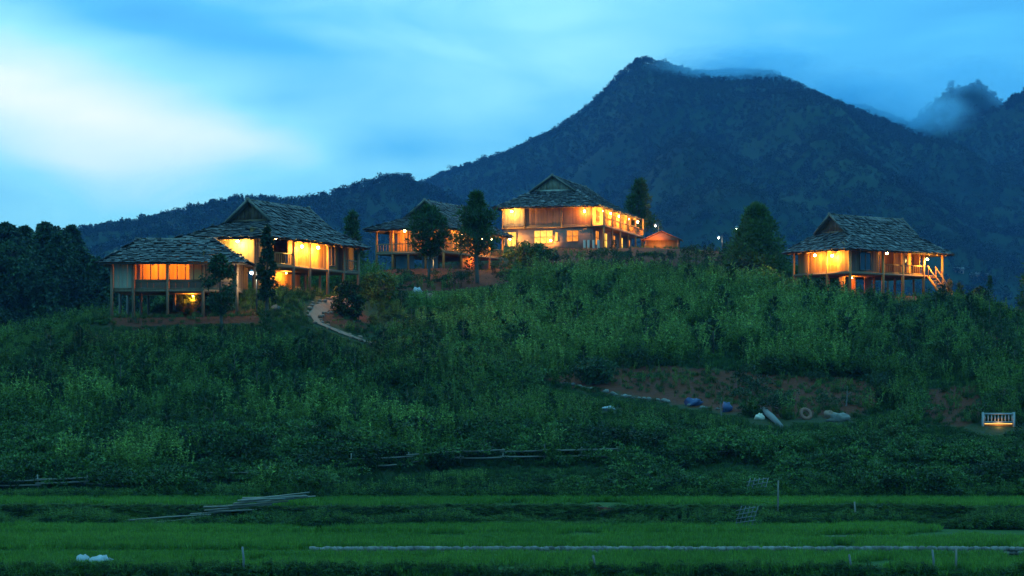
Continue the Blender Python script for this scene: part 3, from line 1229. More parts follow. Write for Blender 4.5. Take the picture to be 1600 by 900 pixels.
        for y in np.arange(-o + 0.5, W + o, 1.1):
            xe = -o + 0.05
            MB().bar((xe, y, ze - 0.16), (0.2, y, ze - 0.14 + 0.25 * (zr - ze) / half), 0.07, 0.08).build("rafter", M["post"], self.root)


# ---- A: the low stilt house on the left
h = House("stilt_house", "A", "low stilt house on far left with long plain hipped shingle roof and two orange-lit windows")
L, W = h.L, h.W
ze, zf = 3.72, 1.95
h.roof(ze, 5.55, 0.8, None, None, 1.3, 2.0)
h.frame_box("floor", -0.05, L + 0.05, 0.0, W, zf - 0.16, zf, "post")
for x in (0.0, 1.45, 3.78, 6.2, L):
    for y in (0.02, W * 0.5, W):
        if y == 0.02:
            h.post(x, y - 0.08, ze + 0.05, 0.10, "post")
        else:
            h.post(x, y, zf - 0.16, 0.10, "post_grey")
h.wall("x", 0.1, 1.36, 0.05, zf, ze + 0.1, "plank_pale")
for (a, b_) in ((1.55, 3.68), (3.88, 6.1), (6.3, L - 0.1)):
    h.wall("x", a, b_, 0.05, zf, zf + 0.62, "plank_dark", 0.45)
h.wall("x", 6.3, L - 0.1, 0.05, zf + 0.62, ze + 0.1, "plank_dark")
for (a, b_, nx_) in ((1.55, 3.68, 4), (3.88, 6.1, 4)):      # open frames, the lit room shows behind
    mb = MB()
    for i in range(nx_ + 1):
        s = a + (b_ - a) * i / nx_
        mb.box(s - .03, s + .03, -0.01, 0.06, zf + 0.63, ze + 0.02)
    mb.box(a, b_, -0.02, 0.07, ze - 0.06, ze + 0.02)
    mb.box(a, b_, -0.04, 0.09, zf + 0.62, zf + 0.68)
    h_w = mb.build("window", M["plank_red"], h.root)
h.wall("y", 0.1, W - 0.1, 0.0, zf, ze + 0.2, "plank_dark")
h.wall("y", 0.1, W - 0.1, L, zf, ze + 0.2, "plank_dark")
h.wall("x", 0.1, L - 0.1, 3.6, zf, ze + 0.9, "plank", 0.4)
h.wall("y", 0.15, 3.5, 6.2, zf, ze + 0.9, "plank", 0.4)
h.box("curtain", 5.2, 6.05, 0.30, 0.36, zf + 0.4, ze + 0.1, "curtain")
h.box("curtain", 1.6, 1.85, 0.30, 0.36, zf + 0.4, ze + 0.1, "plank_red")
h.lamp(2.6, 2.0, ze + 0.25, 75, (1.00, 0.307, 0.029), r=0.06)
h.lamp(5.1, 1.6, ze + 0.22, 75, (1.00, 0.337, 0.032), r=0.06)
h.lamp(5.0, 3.4, zf - 0.32, 40, (1.00, 0.327, 0.032), r=0.04)
h.lamp(7.6, 3.4, zf - 0.32, 55, (1.00, 0.287, 0.025), r=0.04)
h.wall("x", 3.9, 8.2, 5.9, 0.15, zf - 0.2, "plank_red", 0.5)

# ---- B: the large gabled house beside it
h = House("gabled_house", "B", "large stilt house with tall gabled shingle roof joining the low hipped house on its left")
L, W = h.L, h.W
ze, zf = 3.85, 2.05
h.roof(ze, 6.75, 0.85, (3.0, 5.25), (2.2, 5.25))
h.frame_box("floor", -0.05, L + 0.05, -0.35, W, zf - 0.18, zf, "post")
for x in (0.0, 3.3, 5.6, 8.2, 10.6, L):
    h.post(x, -0.28, ze + 0.05, 0.11, "post")
    h.post(x, W * 0.5, zf - 0.18, 0.11, "post_grey")
    h.post(x, W, zf - 0.18, 0.11, "post_grey")
for y in (2.0, 4.0):
    h.post(0.0, y, zf - 0.18, 0.11, "post")
h.post(-0.05, 0.85, ze + 0.2, 0.10, "post")
h.wall("y", 0.05, 0.75, 0.0, zf, ze + 0.3, "plank_dark")
h.wall("y", 0.95, W - 0.1, 0.0, zf, ze + 0.3, "plank_pale", 0.36)
h.wall("x", 0.1, 3.2, 1.3, zf, ze + 0.8, "plank", 0.36)
h.window("x", 1.9, 2.9, 1.3, zf + 0.65, ze + 0.15, 2, 1, "pane_yellow")
h.railing("x", 0.1, 3.2, -0.28, zf, zf + 0.85, "plank")
h.wall("x", 3.4, 10.5, 0.25, zf, ze + 0.4, "plank", 0.36)
h.wall("x", 10.7, L - 0.1, 1.0, zf, ze + 0.5, "plank_dark", 0.36)
h.railing("x", 10.7, L - 0.1, -0.28, zf, zf + 0.85, "post")
h.window("x", 8.9, 10.1, 0.25, zf + 0.3, ze - 0.05, 2, 1, "dark_glass")
h.wall("y", 0.1, W - 0.1, L, zf, ze + 0.3, "plank_pale", 0.36)
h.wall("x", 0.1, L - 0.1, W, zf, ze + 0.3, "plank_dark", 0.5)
h.lamp(-0.45, 2.0, ze - 0.22, 80, (1.00, 0.554, 0.090), off=(-0.15, 0, -0.1))
h.lamp(4.6, -0.22, ze - 0.35, 75, (1.00, 0.485, 0.065), off=(0, -0.05, -0.15))
h.lamp(6.9, -0.22, ze - 0.30, 110, (1.00, 0.455, 0.057), off=(0, -0.05, -0.15))
h.lamp(2.4, 0.6, ze + 0.15, 20, (1.00, 0.406, 0.049))
h.wall("x", 3.5, 9.5, 2.8, 0.1, zf - 0.2, "plank", 0.5)
h.lamp(6.5, 2.2, zf - 0.32, 40, (1.00, 0.386, 0.049), r=0.04)
for i, x in enumerate((4.2, 5.1, 6.4, 7.2, 8.4)):           # things kept under the floor
    MB().blob((x, 1.2 + 0.3 * (i % 2), 0.32), (0.32, 0.3, 0.42), i, 9, 6, 0.18).build("storage_jar", M["stone"], h.root, smooth=True)

# ---- C: the house half hidden by two dark trees
h = House("stilt_house", "C", "stilt house half hidden behind two dark trees, open lit verandah on its left end")
L, W = h.L, h.W
ze, zf = 3.55, 1.55
h.roof(ze, 6.35, 0.9, (3.4, 5.0), (2.0, 5.0))
h.frame_box("floor", -0.3, L + 0.05, -0.4, W + 0.05, zf - 0.18, zf, "post")
for x in (-0.2, 3.2, 6.2, 9.2, L):
    h.post(x, -0.3, ze + 0.05, 0.11, "plank")
    h.post(x, W, ze, 0.11, "plank")
for y in (1.5, 3.2, 4.8):
    h.post(-0.2, y, ze + 0.05, 0.10, "plank")
h.railing("y", -0.2, W, -0.2, zf, zf + 0.8, "plank")
h.railing("x", 0.0, L - 0.1, -0.3, zf, zf + 0.8, "plank")
h.wall("y", 0.2, 2.6, 2.2, zf, ze + 0.6, "plank", 0.36)
h.window("y", 3.0, 4.2, 2.24, zf + 0.2, ze - 0.1, 2, 1, "dark_glass")
h.window("y", 4.7, 5.9, 2.24, zf + 0.2, ze - 0.1, 2, 1, "dark_glass")
h.wall("y", 2.6, W - 0.1, 2.2, zf, ze + 0.6, "plank", 0.36)
h.wall("x", 2.2, L - 0.1, 1.1, zf, ze + 0.5, "plank", 0.36)
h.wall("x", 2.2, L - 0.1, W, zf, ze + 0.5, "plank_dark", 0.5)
h.window("x", 3.4, 4.6, 1.1, zf + 0.3, ze - 0.1, 2, 2, "pane_orange")
h.window("x", 5.0, 6.0, 1.1, zf + 0.3, ze - 0.1, 2, 2, "pane_yellow")
h.lamp(0.6, 4.0, ze - 0.05, 75, (1.00, 0.386, 0.041))
h.lamp(0.4, 1.2, ze - 0.05, 45, (1.00, 0.386, 0.041))
h.lamp(8.2, -0.1, ze - 0.35, 90, (1.00, 0.436, 0.049), off=(0, -0.1, -0.15))
h.lamp(10.0, -0.1, ze - 0.35, 40, (1.00, 0.436, 0.049), off=(0, -0.1, -0.15))
h.lamp(4.5, 0.2, ze - 0.15, 30, (1.00, 0.386, 0.041))
for (a, b_) in ((1.0, 2.6), (3.4, 5.2)):
    h.box("panel", 1.2, 1.26, a, b_, 0.15, zf - 0.25, "teal")
h.wall("x", 5.2, 8.6, 0.6, 0.1, zf - 0.2, "plank_red", 0.4)
h.lamp(6.9, 0.1, zf - 0.3, 18, (1.00, 0.287, 0.025), r=0.04)

# ---- D: the big two-storey house on the crest
h = House("two_storey_house", "D", "big two-storey house on the crest, plastered ground floor, row of lamps along its gallery")
L, W = h.L, h.W
ze, zf = 4.45, 2.5
h.roof(ze, 7.95, 0.85, (2.4, 6.35), (2.6, 6.35), gable_mat="cream")
h.frame_box("floor", -0.15, L, -1.35, W + 0.1, zf - 0.18, zf, "post")
mb = MB()
mb.box(0.0, 0.2, 0.0, W, -0.6, zf - 0.19)
h_front = mb.build("wall", M["plaster"], h.root)
MB().box(0.0, L, 0.01, 0.2, -0.6, zf - 0.19).build("wall", M["plaster"], h.root)
MB().box(0.0, L, W - 0.2, W - 0.01, -0.6, zf - 0.19).build("wall", M["plaster"], h.root)
h.wall("y", 0.12, 7.1, -0.02, zf, ze + 0.2, "plank_red", 0.34)
h.wall("y", 7.3, W - 0.1, -0.02, zf, ze + 0.2, "plank_pale", 0.34)
h.wall("x", 0.1, L - 0.1, 0.1, zf, ze + 0.3, "plank", 0.36)
h.wall("x", 0.1, L - 0.1, W - 0.1, zf, ze + 0.3, "plank_dark", 0.6)
for y in (0.0, 3.2, 7.2, W):
    h.post(-0.1, y, ze + 0.05, 0.09, "post", z0=zf - 0.2)
h.window("y", 1.4, 2.7, 0.0, 0.85, 2.05, 2, 2, "pane_orange")
h.window("y", 4.15, 6.2, 0.0, 0.7, 2.1, 3, 2, "pane_yellow")
h.window("y", 8.1, 9.1, 0.0, 0.45, 2.0, 2, 1, "pane_yellow")
h.window("y", 3.6, 3.95, 0.0, 0.9, 1.9, 1, 1, "pane_yellow")
for x in (0.0, 3.6, 7.2, 10.8, 14.4, L):
    h.post(x, -1.25, ze + 0.05, 0.10, "plank")
h.railing("x", 0.05, L, -1.25, zf, zf + 0.85, "plank", 0.4)
for i, x in enumerate((1.3, 4.9, 8.5, 12.0, 15.4)):
    h.window("x", x, x + 1.5, 0.05, 0.55, 2.1, 2, 2, "pane_yellow" if i % 2 else "pane_orange")
for x in (2.0, 5.8, 9.3, 12.8, 15.6):
    h.window("x", x, x + 1.2, 0.08, zf + 0.55, ze - 0.25, 2, 2, "pane_orange")
for x in (0.7, 3.9, 7.6, 11.8, 16.2):
    h.lamp(x, -1.05, ze - 0.45, 120, (1.00, 0.436, 0.049), off=(0, 0.0, -0.16), r=0.1)
h.lamp(-0.4, 8.7, 1.25, 50, (1.00, 0.535, 0.082), off=(-0.15, 0, 0))
h.lamp(-0.4, 8.5, ze - 0.35, 70, (1.00, 0.515, 0.073), off=(-0.15, 0, 0))
h.lamp(-0.4, 4.3, 1.0, 45, (1.00, 0.505, 0.073), off=(-0.15, 0, 0))
h.lamp(-0.4, 0.7, ze - 0.5, 50, (1.00, 0.406, 0.049), off=(-0.15, 0, 0))
for (x, y) in ((-0.8, 0.6), (-0.7, 0.2), (-0.6, -0.3), (-0.5, -0.8)):
    h.box("entrance_panel", x - 0.03, x + 0.03, y - 0.12, y + 0.12, -0.1, 0.95, "cream")

# ---- E: the lone house on the right shoulder
h = House("stilt_house", "E", "lone stilt house on the right shoulder with outside stairs and a lamp at each end")
L, W = h.L, h.W
ze, zf = 3.9, 2.02
LR = 9.3
h.roof(ze, 7.05, 0.85, (1.45, 5.5), (2.0, 5.5))
h.frame_box("floor", -0.3, L, -0.3, W + 0.05, zf - 0.18, zf, "post")
for x in (0.0, 4.1, 6.6, LR, L):
    h.post(x, -0.22, ze + 0.05, 0.12, "plank")
    h.post(x, W * 0.5, zf - 0.18, 0.11, "post")
    h.post(x, W, zf - 0.18, 0.11, "post")
for y in (2.2, 4.4, W):
    h.post(-0.22, y, ze + 0.05, 0.10, "plank")
h.wall("y", 0.05, W - 0.1, 0.25, zf, ze + 0.5, "plank", 0.36)
h.wall("x", 0.3, 4.0, 0.3, zf, ze + 0.4, "plank_dark", 0.36)
h.window("x", 1.7, 3.1, 0.3, zf + 0.2, ze - 0.1, 2, 1, "dark_glass", "post_grey")
h.wall("x", 4.2, LR, 1.7, zf, ze + 0.7, "plank_dark", 0.36)
h.window("x", 4.6, 5.9, 1.7, zf + 0.1, ze - 0.1, 2, 1, "dark_glass", "post")
h.wall("y", 0.3, 1.7, 4.15, zf, ze + 0.5, "plank", 0.36)
h.wall("x", 6.7, LR - 0.1, 0.9, zf, ze + 0.5, "plank", 0.36)
h.window("x", 7.5, 8.4, 0.9, zf + 0.2, ze - 0.15, 1, 1, "dark_glass", "plank")
h.railing("x", 4.2, 6.5, -0.22, zf, zf + 0.8, "plank")
h.railing("x", 6.7, LR - 0.1, -0.22, zf, zf + 0.8, "plank")
h.wall("y", 0.2, W - 0.1, LR, zf, ze + 0.5, "plank", 0.36)
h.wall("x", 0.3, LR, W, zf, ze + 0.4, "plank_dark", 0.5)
h.lamp(-0.12, 1.7, ze - 0.45, 95, (1.00, 0.455, 0.049), off=(-0.1, 0, -0.14))
h.lamp(-0.45, 3.4, ze - 0.35, 35, (1.00, 0.406, 0.049), off=(-0.1, 0, -0.14))
h.lamp(LR + 0.35, -0.35, ze - 0.5, 150, (1.00, 0.436, 0.049), off=(0, -0.12, -0.14), r=0.1)
h.lamp(5.3, 0.4, ze - 0.1, 16, (1.00, 0.366, 0.041))
h.lamp(3.0, 2.3, zf - 0.32, 30, (1.00, 0.337, 0.032), r=0.04)
for (x0_, x1_, y_) in ((1.6, 2.4, 2.6), (3.4, 4.1, 3.0), (4.4, 5.3, 2.2)):
    h.wall("x", x0_, x1_, y_, 0.0, zf - 0.2, "plank_red", 0.3)
# stairs down to the path in front
st = empty("stairs")
st.parent = h.root
sx0 = LR + 0.45
for sx in (sx0, sx0 + 0.95):
    MB().bar((sx, -0.32, zf - 0.06), (sx, -2.3, h.gz(sx, -2.3) - 0.1), 0.07, 0.2).build("stringer", M["plank"], st)
for i in range(8):
    f_ = (i + 0.5) / 8
    y_ = -0.32 - 1.98 * f_
    z_ = zf - 0.06 + (h.gz(sx0, -2.3) - zf) * f_
    h.box("tread", sx0, sx0 + 0.95, y_ - 0.13, y_ + 0.13, z_ - 0.03, z_ + 0.02, "plank", st)
for sx in (sx0 - 0.02, sx0 + 0.97):
    MB().bar((sx, -0.32, zf + 0.8), (sx, -2.3, h.gz(sx, -2.3) + 0.8), 0.06, 0.06).build("handrail", M["plank"], st)
    for f_ in (0.05, 0.5, 0.97):
        y_ = -0.32 - 1.98 * f_
        z_ = zf + (h.gz(sx0, -2.3) - zf) * f_
        h.box("baluster", sx - .025, sx + .025, y_ - .025, y_ + .025, z_ - 0.05, z_ + 0.8, "plank", st)

# ---- F: small roof peeping over the crest
hp = at(1035, 382, 226)
hut = empty("small_hut", (hp.x, hp.y, hp.z - 0.2), R(-8))
tag(hut, "small hut with a low orange-lit gable roof just right of the two-storey house", "hut")
for sx in (-1.7, 1.7):
    for sy in (-1.2, 1.2):
        MB().tube([(sx, sy, -1.5), (sx, sy, 0.75)], 0.08, 7).build("post", M["post"], hut)
MB().box(-1.75, 1.75, -0.9, -0.84, -0.8, 0.7).build("wall", M["plank"], hut)
for s_, nm in ((-1, "roof"), (1, "roof")):
    for i in range(9):
        x0, x1 = -2.1 + i * 0.467, -2.1 + (i + 1) * 0.467 - 0.02
        V = []
        for dz in (0.0, 0.05 + 0.02 * (i % 2)):
            V += [(0, 0, 0)] * 0 + [(s_ * 2.15, -1.6 + i * 0.355, 0.55 + dz), (s_ * 2.15, -1.6 + i * 0.355 + 0.34, 0.55 + dz),
                                    (0, -1.6 + i * 0.355 + 0.34, 1.5 + dz), (0, -1.6 + i * 0.355, 1.5 + dz)]
        MB().add(V, [(0, 1, 2, 3), (7, 6, 5, 4), (0, 4, 5, 1), (1, 5, 6, 2), (2, 6, 7, 3), (3, 7, 4, 0)]).build("roof_panel", M["tile"], hut)
MB().add([(-1.95, -1.55, 0.55), (1.95, -1.55, 0.55), (0, -1.55, 1.4), (-1.95, -1.5, 0.55), (1.95, -1.5, 0.55), (0, -1.5, 1.4)],
         [(0, 1, 4, 3), (1, 2, 5, 4), (2, 0, 3, 5)], [(0, 2, 1), (3, 4, 5)]).build("gable", M["tile"], hut)


def point_light(name, loc, power, color, parent=None, r=0.08):
    ld = bpy.data.lights.new(name, "POINT")
    ld.energy = power
    ld.color = color
    ld.shadow_soft_size = r
    lo = bpy.data.objects.new(name, ld)
    lo.location = loc
    link(lo, parent)
    return lo


point_light("lamp_light", (-0.6, -3.0, 0.5), 150, (1.0, 0.42, 0.1), hut)


# ------------------------------------------------------------------ lamp posts
def lamp_post(px, py_lamp, Y, label, power, color, arm=0.35, white=True, r=0.09):
    p = at(px, py_lamp, Y)
    zg = gz(p.x, p.y)
    hh = p.z - zg
    root = empty("lamp_post", (p.x, p.y, zg))
    tag(root, label, "lamp", "lamp posts on the hill")
    MB().tube([(arm, 0, -0.3), (arm, 0, hh * 0.6), (arm, 0, hh + 0.25)], [0.05, 0.045, 0.035], 8).build("pole", M["metal"], root)
    MB().tube([(arm, 0, hh + 0.22), (arm * 0.5, 0, hh + 0.3), (0, 0, hh + 0.22)], 0.022, 6).build("arm", M["metal"], root)
    MB().tube([(0, 0, hh + 0.08), (0, 0, hh + 0.14), (0, 0, hh + 0.24)], [0.22, 0.17, 0.04], 10).build("lamp_shade", M["white"], root)
    MB().blob((0, 0, hh), r, 2, 10, 7, 0.0).build("lamp_bulb", M["bulb_white" if white else "bulb"], root, smooth=True)
    point_light("lamp_light", (0, -0.12, hh - 0.14), power, color, root)


lamp_post(393, 427, 144.5, "very bright white lamp on a post between the low hipped house and the gabled house", 110, (1.0, 0.86, 0.55))
lamp_post(671, 406, 183, "bright yellow lamp on a post at the foot of the twin dark trees", 55, (1.0, 0.62, 0.2), white=False)
lamp_post(1024, 353, 229, "unlit-looking white lamp on a thin pole above the small hut", 6, (1.0, 0.9, 0.7), r=0.05)
lamp_post(1123, 372, 212, "short lamp post with yellowish lamp left of the round conifer on the crest", 22, (1.0, 0.75, 0.4), r=0.06)
lamp_post(1151, 357, 200, "tall lamp post whose white lamp touches the round conifer's left edge", 6, (1.0, 0.95, 0.85), r=0.05)


# ------------------------------------------------------------------ trees
def tree(name, base, h, crown, bot, label, cat, group=None, clumps=70, per=46, leaf=0.30, mat="leaf_tree", shape="round", seed=0, bark="bark", clump_r=None, trunk_r=None, lean=0.0):
    """tapered trunk, limbs and a crown of leaf clumps; shape gives the radius along the crown"""
    r = np.random.default_rng(seed)
    root = empty(name, base, r.uniform(0, 6.28))
    tag(root, label, cat, group)
    tr_ = trunk_r or 0.022 * h
    zb = h * bot
    bend = r.normal(size=2) * 0.03 * h

    def axis(z):
        u = z / h
        return np.array([bend[0] * math.sin(u * 2.2) + lean * u * h, bend[1] * math.sin(u * 2.7), z])
    mb = MB()
    zz = np.linspace(-0.4, h * 0.93, 8)
    mb.tube([tuple(axis(z)) for z in zz], [tr_ * (1.15 - 0.95 * i / 7) for i in range(8)], 8)
    Cs, Rs = [], []
    cr = clump_r or crown * 0.27
    clumps, per = int(clumps * 1.5), int(per * 0.75)
    for k in range(clumps):
        u = r.uniform(0, 1)
        if shape == "round":
            rad = crown * math.sqrt(max(0.05, 1 - (2 * u - 1) ** 2)) * 0.9
        elif shape == "cone":
            rad = crown * (1 - u) ** 0.75 * 0.95 + 0.05 * crown
        elif shape == "pine":
            rad = crown * (1 - u ** 1.8) ** 0.8 * (0.75 + 0.25 * math.sin(u * 14 + seed))
        else:
            rad = crown * (0.55 + 0.45 * math.sin(u * 3.0)) * (1 - 0.6 * u)
        a = r.uniform(0, 6.283)
        q = rad * math.sqrt(r.uniform(0.12, 1.0)) * r.uniform(0.85, 1.22)
        z = zb + (h - zb) * u * 0.97
        c = axis(z) + np.array([q * math.cos(a), q * math.sin(a), 0])
        Cs.append(c)
        Rs.append(cr * r.uniform(0.55, 1.15) * (0.6 + 0.4 * (1 - u)))
        if k % 3 == 0 and q > 0.3 * crown * 0.5:
            z0 = max(z - q * 0.6, zb * 0.7)
            p0 = axis(z0)
            m_ = (p0 + c) / 2 + np.array([0, 0, 0.08 * q])
            mb.tube([tuple(p0), tuple(m_), tuple(c)], [tr_ * 0.35, tr_ * 0.22, tr_ * 0.08], 5)
    mb.build("trunk", M[bark], root, smooth=True)
    Cs, Rs = np.array(Cs), np.array(Rs)
    k = np.repeat(np.arange(len(Cs)), per)
    d = rand_dirs(len(k), r)
    C = Cs[k] + d * Rs[k][:, None] * (r.uniform(0.1, 1.0, len(k)) ** 0.6)[:, None] * np.array([1, 1, 0.75])
    if "pine" in mat or mat == "leaf_sapling":
        D = d + 0.5 * rand_dirs(len(k), r) + [0, 0, 0.5]
        V, Q = leaves(C, D, leaf * r.uniform(0.7, 1.3, len(k)), leaf * 0.22, r)
    else:
        D = d + 0.8 * rand_dirs(len(k), r)
        V, Q = leaves(C, D, leaf * r.uniform(0.6, 1.2, len(k)), leaf * 0.55, r, 0.15)
    mobj("crown", np_mesh("crown", V, Q, M[mat]), root)
    return root


def base_on(px, Y):
    x = (px - 800) * Y / F
    return (x, Y, gz(x, Y) - 0.05)


def tree_at(name, px, py_top, Y, crown_px, bot, label, cat="tree", **kw):
    bs = base_on(px, Y)
    h_ = (HZ - py_top) * Y / F - bs[2]
    return tree(name, bs, h_, crown_px * Y / F, bot, label, cat, **kw)


tree_at("young_tree", 347, 398, 139.5, 27, 0.28, "slender dark tree standing in front of the low hipped house's right end", shape="round", seed=1, clumps=60, per=44, leaf=0.24)
tree_at("young_tree", 416, 352, 142.5, 20, 0.22, "tall narrow dark tree in front of the gabled house's near corner", shape="pine", seed=2, clumps=70, per=44, leaf=0.24)
tree_at("pine_tree", 558, 330, 199, 22, 0.2, "dim bluish-green pine standing between the gabled house and the half-hidden house", shape="cone", seed=3, mat="leaf_pine", clumps=80, per=40, leaf=0.42)
tree_at("pine_tree", 670, 324, 180, 33, 0.34, "dark round-headed pine in front of the half-hidden house's middle", shape="round", seed=4, mat="leaf_pine", clumps=95, per=46, leaf=0.42)
tree_at("pine_tree", 746, 301, 179, 42, 0.36, "tallest dark pine with bare trunk, just left of the two-storey house", shape="pine", seed=5, mat="leaf_pine", clumps=120, per=46, leaf=0.42)
tree_at("pine_tree", 1006, 281, 240, 29, 0.28, "dark cone-shaped pine rising behind the two-storey house's right end", shape="cone", seed=6, mat="leaf_pine", clumps=100, per=46, leaf=0.45)
tree_at("pine_tree", 1183, 322, 190, 55, 0.06, "large dense dark conifer on the crest left of the lone house", shape="cone", seed=7, mat="leaf_pine", clumps=190, per=56, leaf=0.42)
tree_at("pine_tree", 1612, 375, 176, 30, 0.1, "dark conifer cut off by the right edge of the view", shape="cone", seed=8, mat="leaf_pine", clumps=90, per=46, leaf=0.40)
tree_at("small_cypress", 1484, 437, 186, 8, 0.05, "thin yellowish upright shrub beside the lone house's right post", cat="shrub", shape="pine", seed=9, mat="leaf_dry", clumps=30, per=30, leaf=0.2)
tree_at("small_cypress", 1500, 443, 186, 8, 0.05, "pointed dull green shrub second right of the lone house", cat="shrub", shape="cone", seed=10, mat="leaf_pine", clumps=30, per=30, leaf=0.25)
tree_at("round_shrub", 1530, 448, 184, 18, 0.05, "dark rounded shrub against the blue valley right of the lone house", cat="shrub", shape="round", seed=11, clumps=40, per=36, leaf=0.25)
tree_at("thin_tree", 1548, 430, 168, 7, 0.45, "thin nearly bare pale-stemmed tree on the right shoulder", shape="pine", seed=12, clumps=20, per=16, leaf=0.2, bark="bark_pale", trunk_r=0.035, lean=-0.05)
tree_at("round_shrub", 1195, 418, 183, 28, 0.05, "broad pale green shrub between the large conifer and the lone house", cat="shrub", shape="round", seed=13, mat="leaf_weed_dark", clumps=40, per=40, leaf=0.25)
tree_at("round_shrub", 1105, 450, 176, 26, 0.03, "very dark bush standing alone in the pale weeds below the crest", cat="shrub", shape="round", seed=14, clumps=50, per=40, leaf=0.25)
tree_at("round_shrub", 1160, 405, 186, 26, 0.03, "dark bush at the foot of the large conifer on the crest", cat="shrub", shape="round", seed=15, clumps=46, per=40, leaf=0.25)
tree_at("round_shrub", 930, 560, 137, 34, 0.03, "wide dark bush at the left end of the bare red bank", cat="shrub", shape="round", seed=16, clumps=60, per=46, leaf=0.22)
tree_at("round_shrub", 1015, 398, 206, 14, 0.03, "bright green bush in front of the small hut", cat="shrub", shape="round", seed=17, mat="leaf_bush", clumps=34, per=36, leaf=0.25)
tree_at("round_shrub", 590, 425, 160, 34, 0.03, "dark leafy shrub below the half-hidden house, right of the stone path", cat="shrub", shape="round", seed=18, mat="leaf_bush", clumps=60, per=40, leaf=0.24)
tree_at("round_shrub", 545, 440, 150, 26, 0.03, "dark leafy shrub at the gabled house's right corner above the stone path", cat="shrub", shape="round", seed=19, mat="leaf_bush", clumps=60, per=40, leaf=0.24)
tree_at("round_shrub", 830, 380, 196, 36, 0.03, "dark bush below the two-storey house's yellow window", cat="shrub", shape="round", seed=20, mat="leaf_bush", clumps=60, per=40, leaf=0.26)
tree_at("bare_tree", 1128, 618, 124, 8, 0.5, "thin leafless forked tree below the bare red bank", shape="pine", seed=21, clumps=10, per=3, leaf=0.12, bark="bark_pale", trunk_r=0.05)
tree_at("bare_tree", 1322, 600, 127, 8, 0.5, "thin pale bare tree before the brown bank's right end", shape="pine", seed=22, clumps=10, per=3, leaf=0.12, bark="bark_pale", trunk_r=0.05)
tree_at("bare_tree", 1570, 606, 127, 8, 0.6, "small pale flowering tree above the white railing", shape="round", seed=23, clumps=9, per=8, leaf=0.15, bark="bark_pale", mat="leaf_dry", trunk_r=0.05)

# dark wood on the knoll
protos = []
for k in range(6):
    r_ = np.random.default_rng(100 + k)
    bs = (0, 0, 0)
    tt = tree("broadleaf_tree", bs, 8.0, 2.3, 0.2, "dark tree of the dense wood left of the houses", "tree", "trees of the dark wood", clumps=80, per=70, leaf=0.42,
              mat="leaf_tree", shape=("round", "pine", "cone", "cone", "pine", "pine")[k], seed=100 + k)
    protos.append(tt)
kx = []
kr = np.random.default_rng(5)
tries = 0
while len(kx) < 110 and tries < 9000:
    tries += 1
    Y = kr.uniform(196, 300)
    px = kr.uniform(-60, 245)
    x = (px - 800) * Y / F
    z = float(knoll_z(np.array([x]), np.array([Y]))[0])
    if any((x - a[0]) ** 2 + (Y - a[1]) ** 2 < 9.0 for a in kx):
        continue
    limit = np.interp(px, [-60, 0, 45, 90, 130, 170, 200, 245], [350, 345, 352, 342, 362, 372, 398, 440])
    hmax = (HZ - limit) * Y / F - z
    if hmax < 3.0:
        continue
    kx.append((x, Y, z, min(hmax, kr.uniform(6.5, 10.5))))
for i, (x, Y, z, hh) in enumerate(kx):
    src = protos[i % 6]
    if i < 6:
        o = src
    else:
        o = src.copy()
        COL.objects.link(o)
        for ch in src.children:
            c_ = ch.copy()
            COL.objects.link(c_)
            c_.parent = o
    o.location = (x, Y, z - 0.3)
    o.rotation_euler = (0, 0, kr.uniform(0, 6.28))
    s = hh / 8.0
    o.scale = (s * kr.uniform(0.9, 1.25), s * kr.uniform(0.9, 1.25), s)

# what stands behind must stay in sight: how tall a plant in front of it may be
CLEAR = []
for pxs_, pys_ in (([535, 640, 720, 850, 975], [744, 740, 733, 731, 730]), ([-40, 60, 135, 215], [769, 766, 764, 767]),
                   ([840, 935, 1000, 1120, 1220, 1340, 1410], [602, 616, 626, 645, 660, 656, 636]), ([482, 500, 520, 548, 585], [506, 512, 520, 531, 543]),
                   ([480, 500, 540], [506, 502, 496]),
                   ([140, 215, 300, 410], [512, 510, 506, 503]), ([1430, 1550], [668, 668]), ([1525, 1590], [670, 670]), ([585, 700, 800], [452, 455, 440]),
                   ([295, 390], [756, 756]), ([995, 1075], [390, 390]), ([1080, 1220], [726, 727]), ([935, 970], [648, 648])):
    gy_ = [ground_at(a, b_).y for a, b_ in zip(pxs_, pys_)]
    CLEAR.append((pxs_, pys_, gy_))


KEEP_OUT = []
for px_, py_, rad_ in ((1560, 668, 2.0), (1545, 668, 1.6), (1575, 668, 1.6), (1261, 656, 1.0), (1300, 656, 1.2), (1205, 660, 1.2), (1190, 655, 1.0), (1083, 634, 1.0), (1136, 643, 0.9), (950, 640, 0.9), (650, 466, 1.3), (672, 470, 1.0), (130, 886, 0.6), (158, 887, 0.6)):
    g_ = ground_at(px_, py_)
    KEEP_OUT.append((g_.x, g_.y, rad_))


def kept_clear(x, y):
    """where small things lie, or a path runs, nothing grows"""
    m_ = np.zeros(np.shape(x), bool)
    for gx_, gy_, r_ in KEEP_OUT:
        m_ |= (np.abs(x - gx_) < r_) & (y < gy_ + 0.5) & (y > gy_ - 1.5 * r_)
    return m_


def limit_top(x, y, z, hgt):
    px, _ = proj(x, y, z)
    hgt = np.array(hgt, float)
    for pxs_, pys_, gy_ in CLEAR:
        m_ = (px > pxs_[0]) & (px < pxs_[-1]) & (y < np.interp(px, pxs_, gy_))
        hm = (HZ - np.interp(px, pxs_, pys_)) * y / F - z
        hgt = np.where(m_, np.minimum(hgt, np.maximum(hm, 0.12)), hgt)
    bank = (y + 2.2 * wob(x) < 100.4) & (y > 94)
    hgt = np.where(bank, np.minimum(hgt, np.maximum((HZ - 806 + 36 * fbm(x * 0.35, y * 0.2, 2, 66)) * y / F - z, 0.08)), hgt)
    return hgt


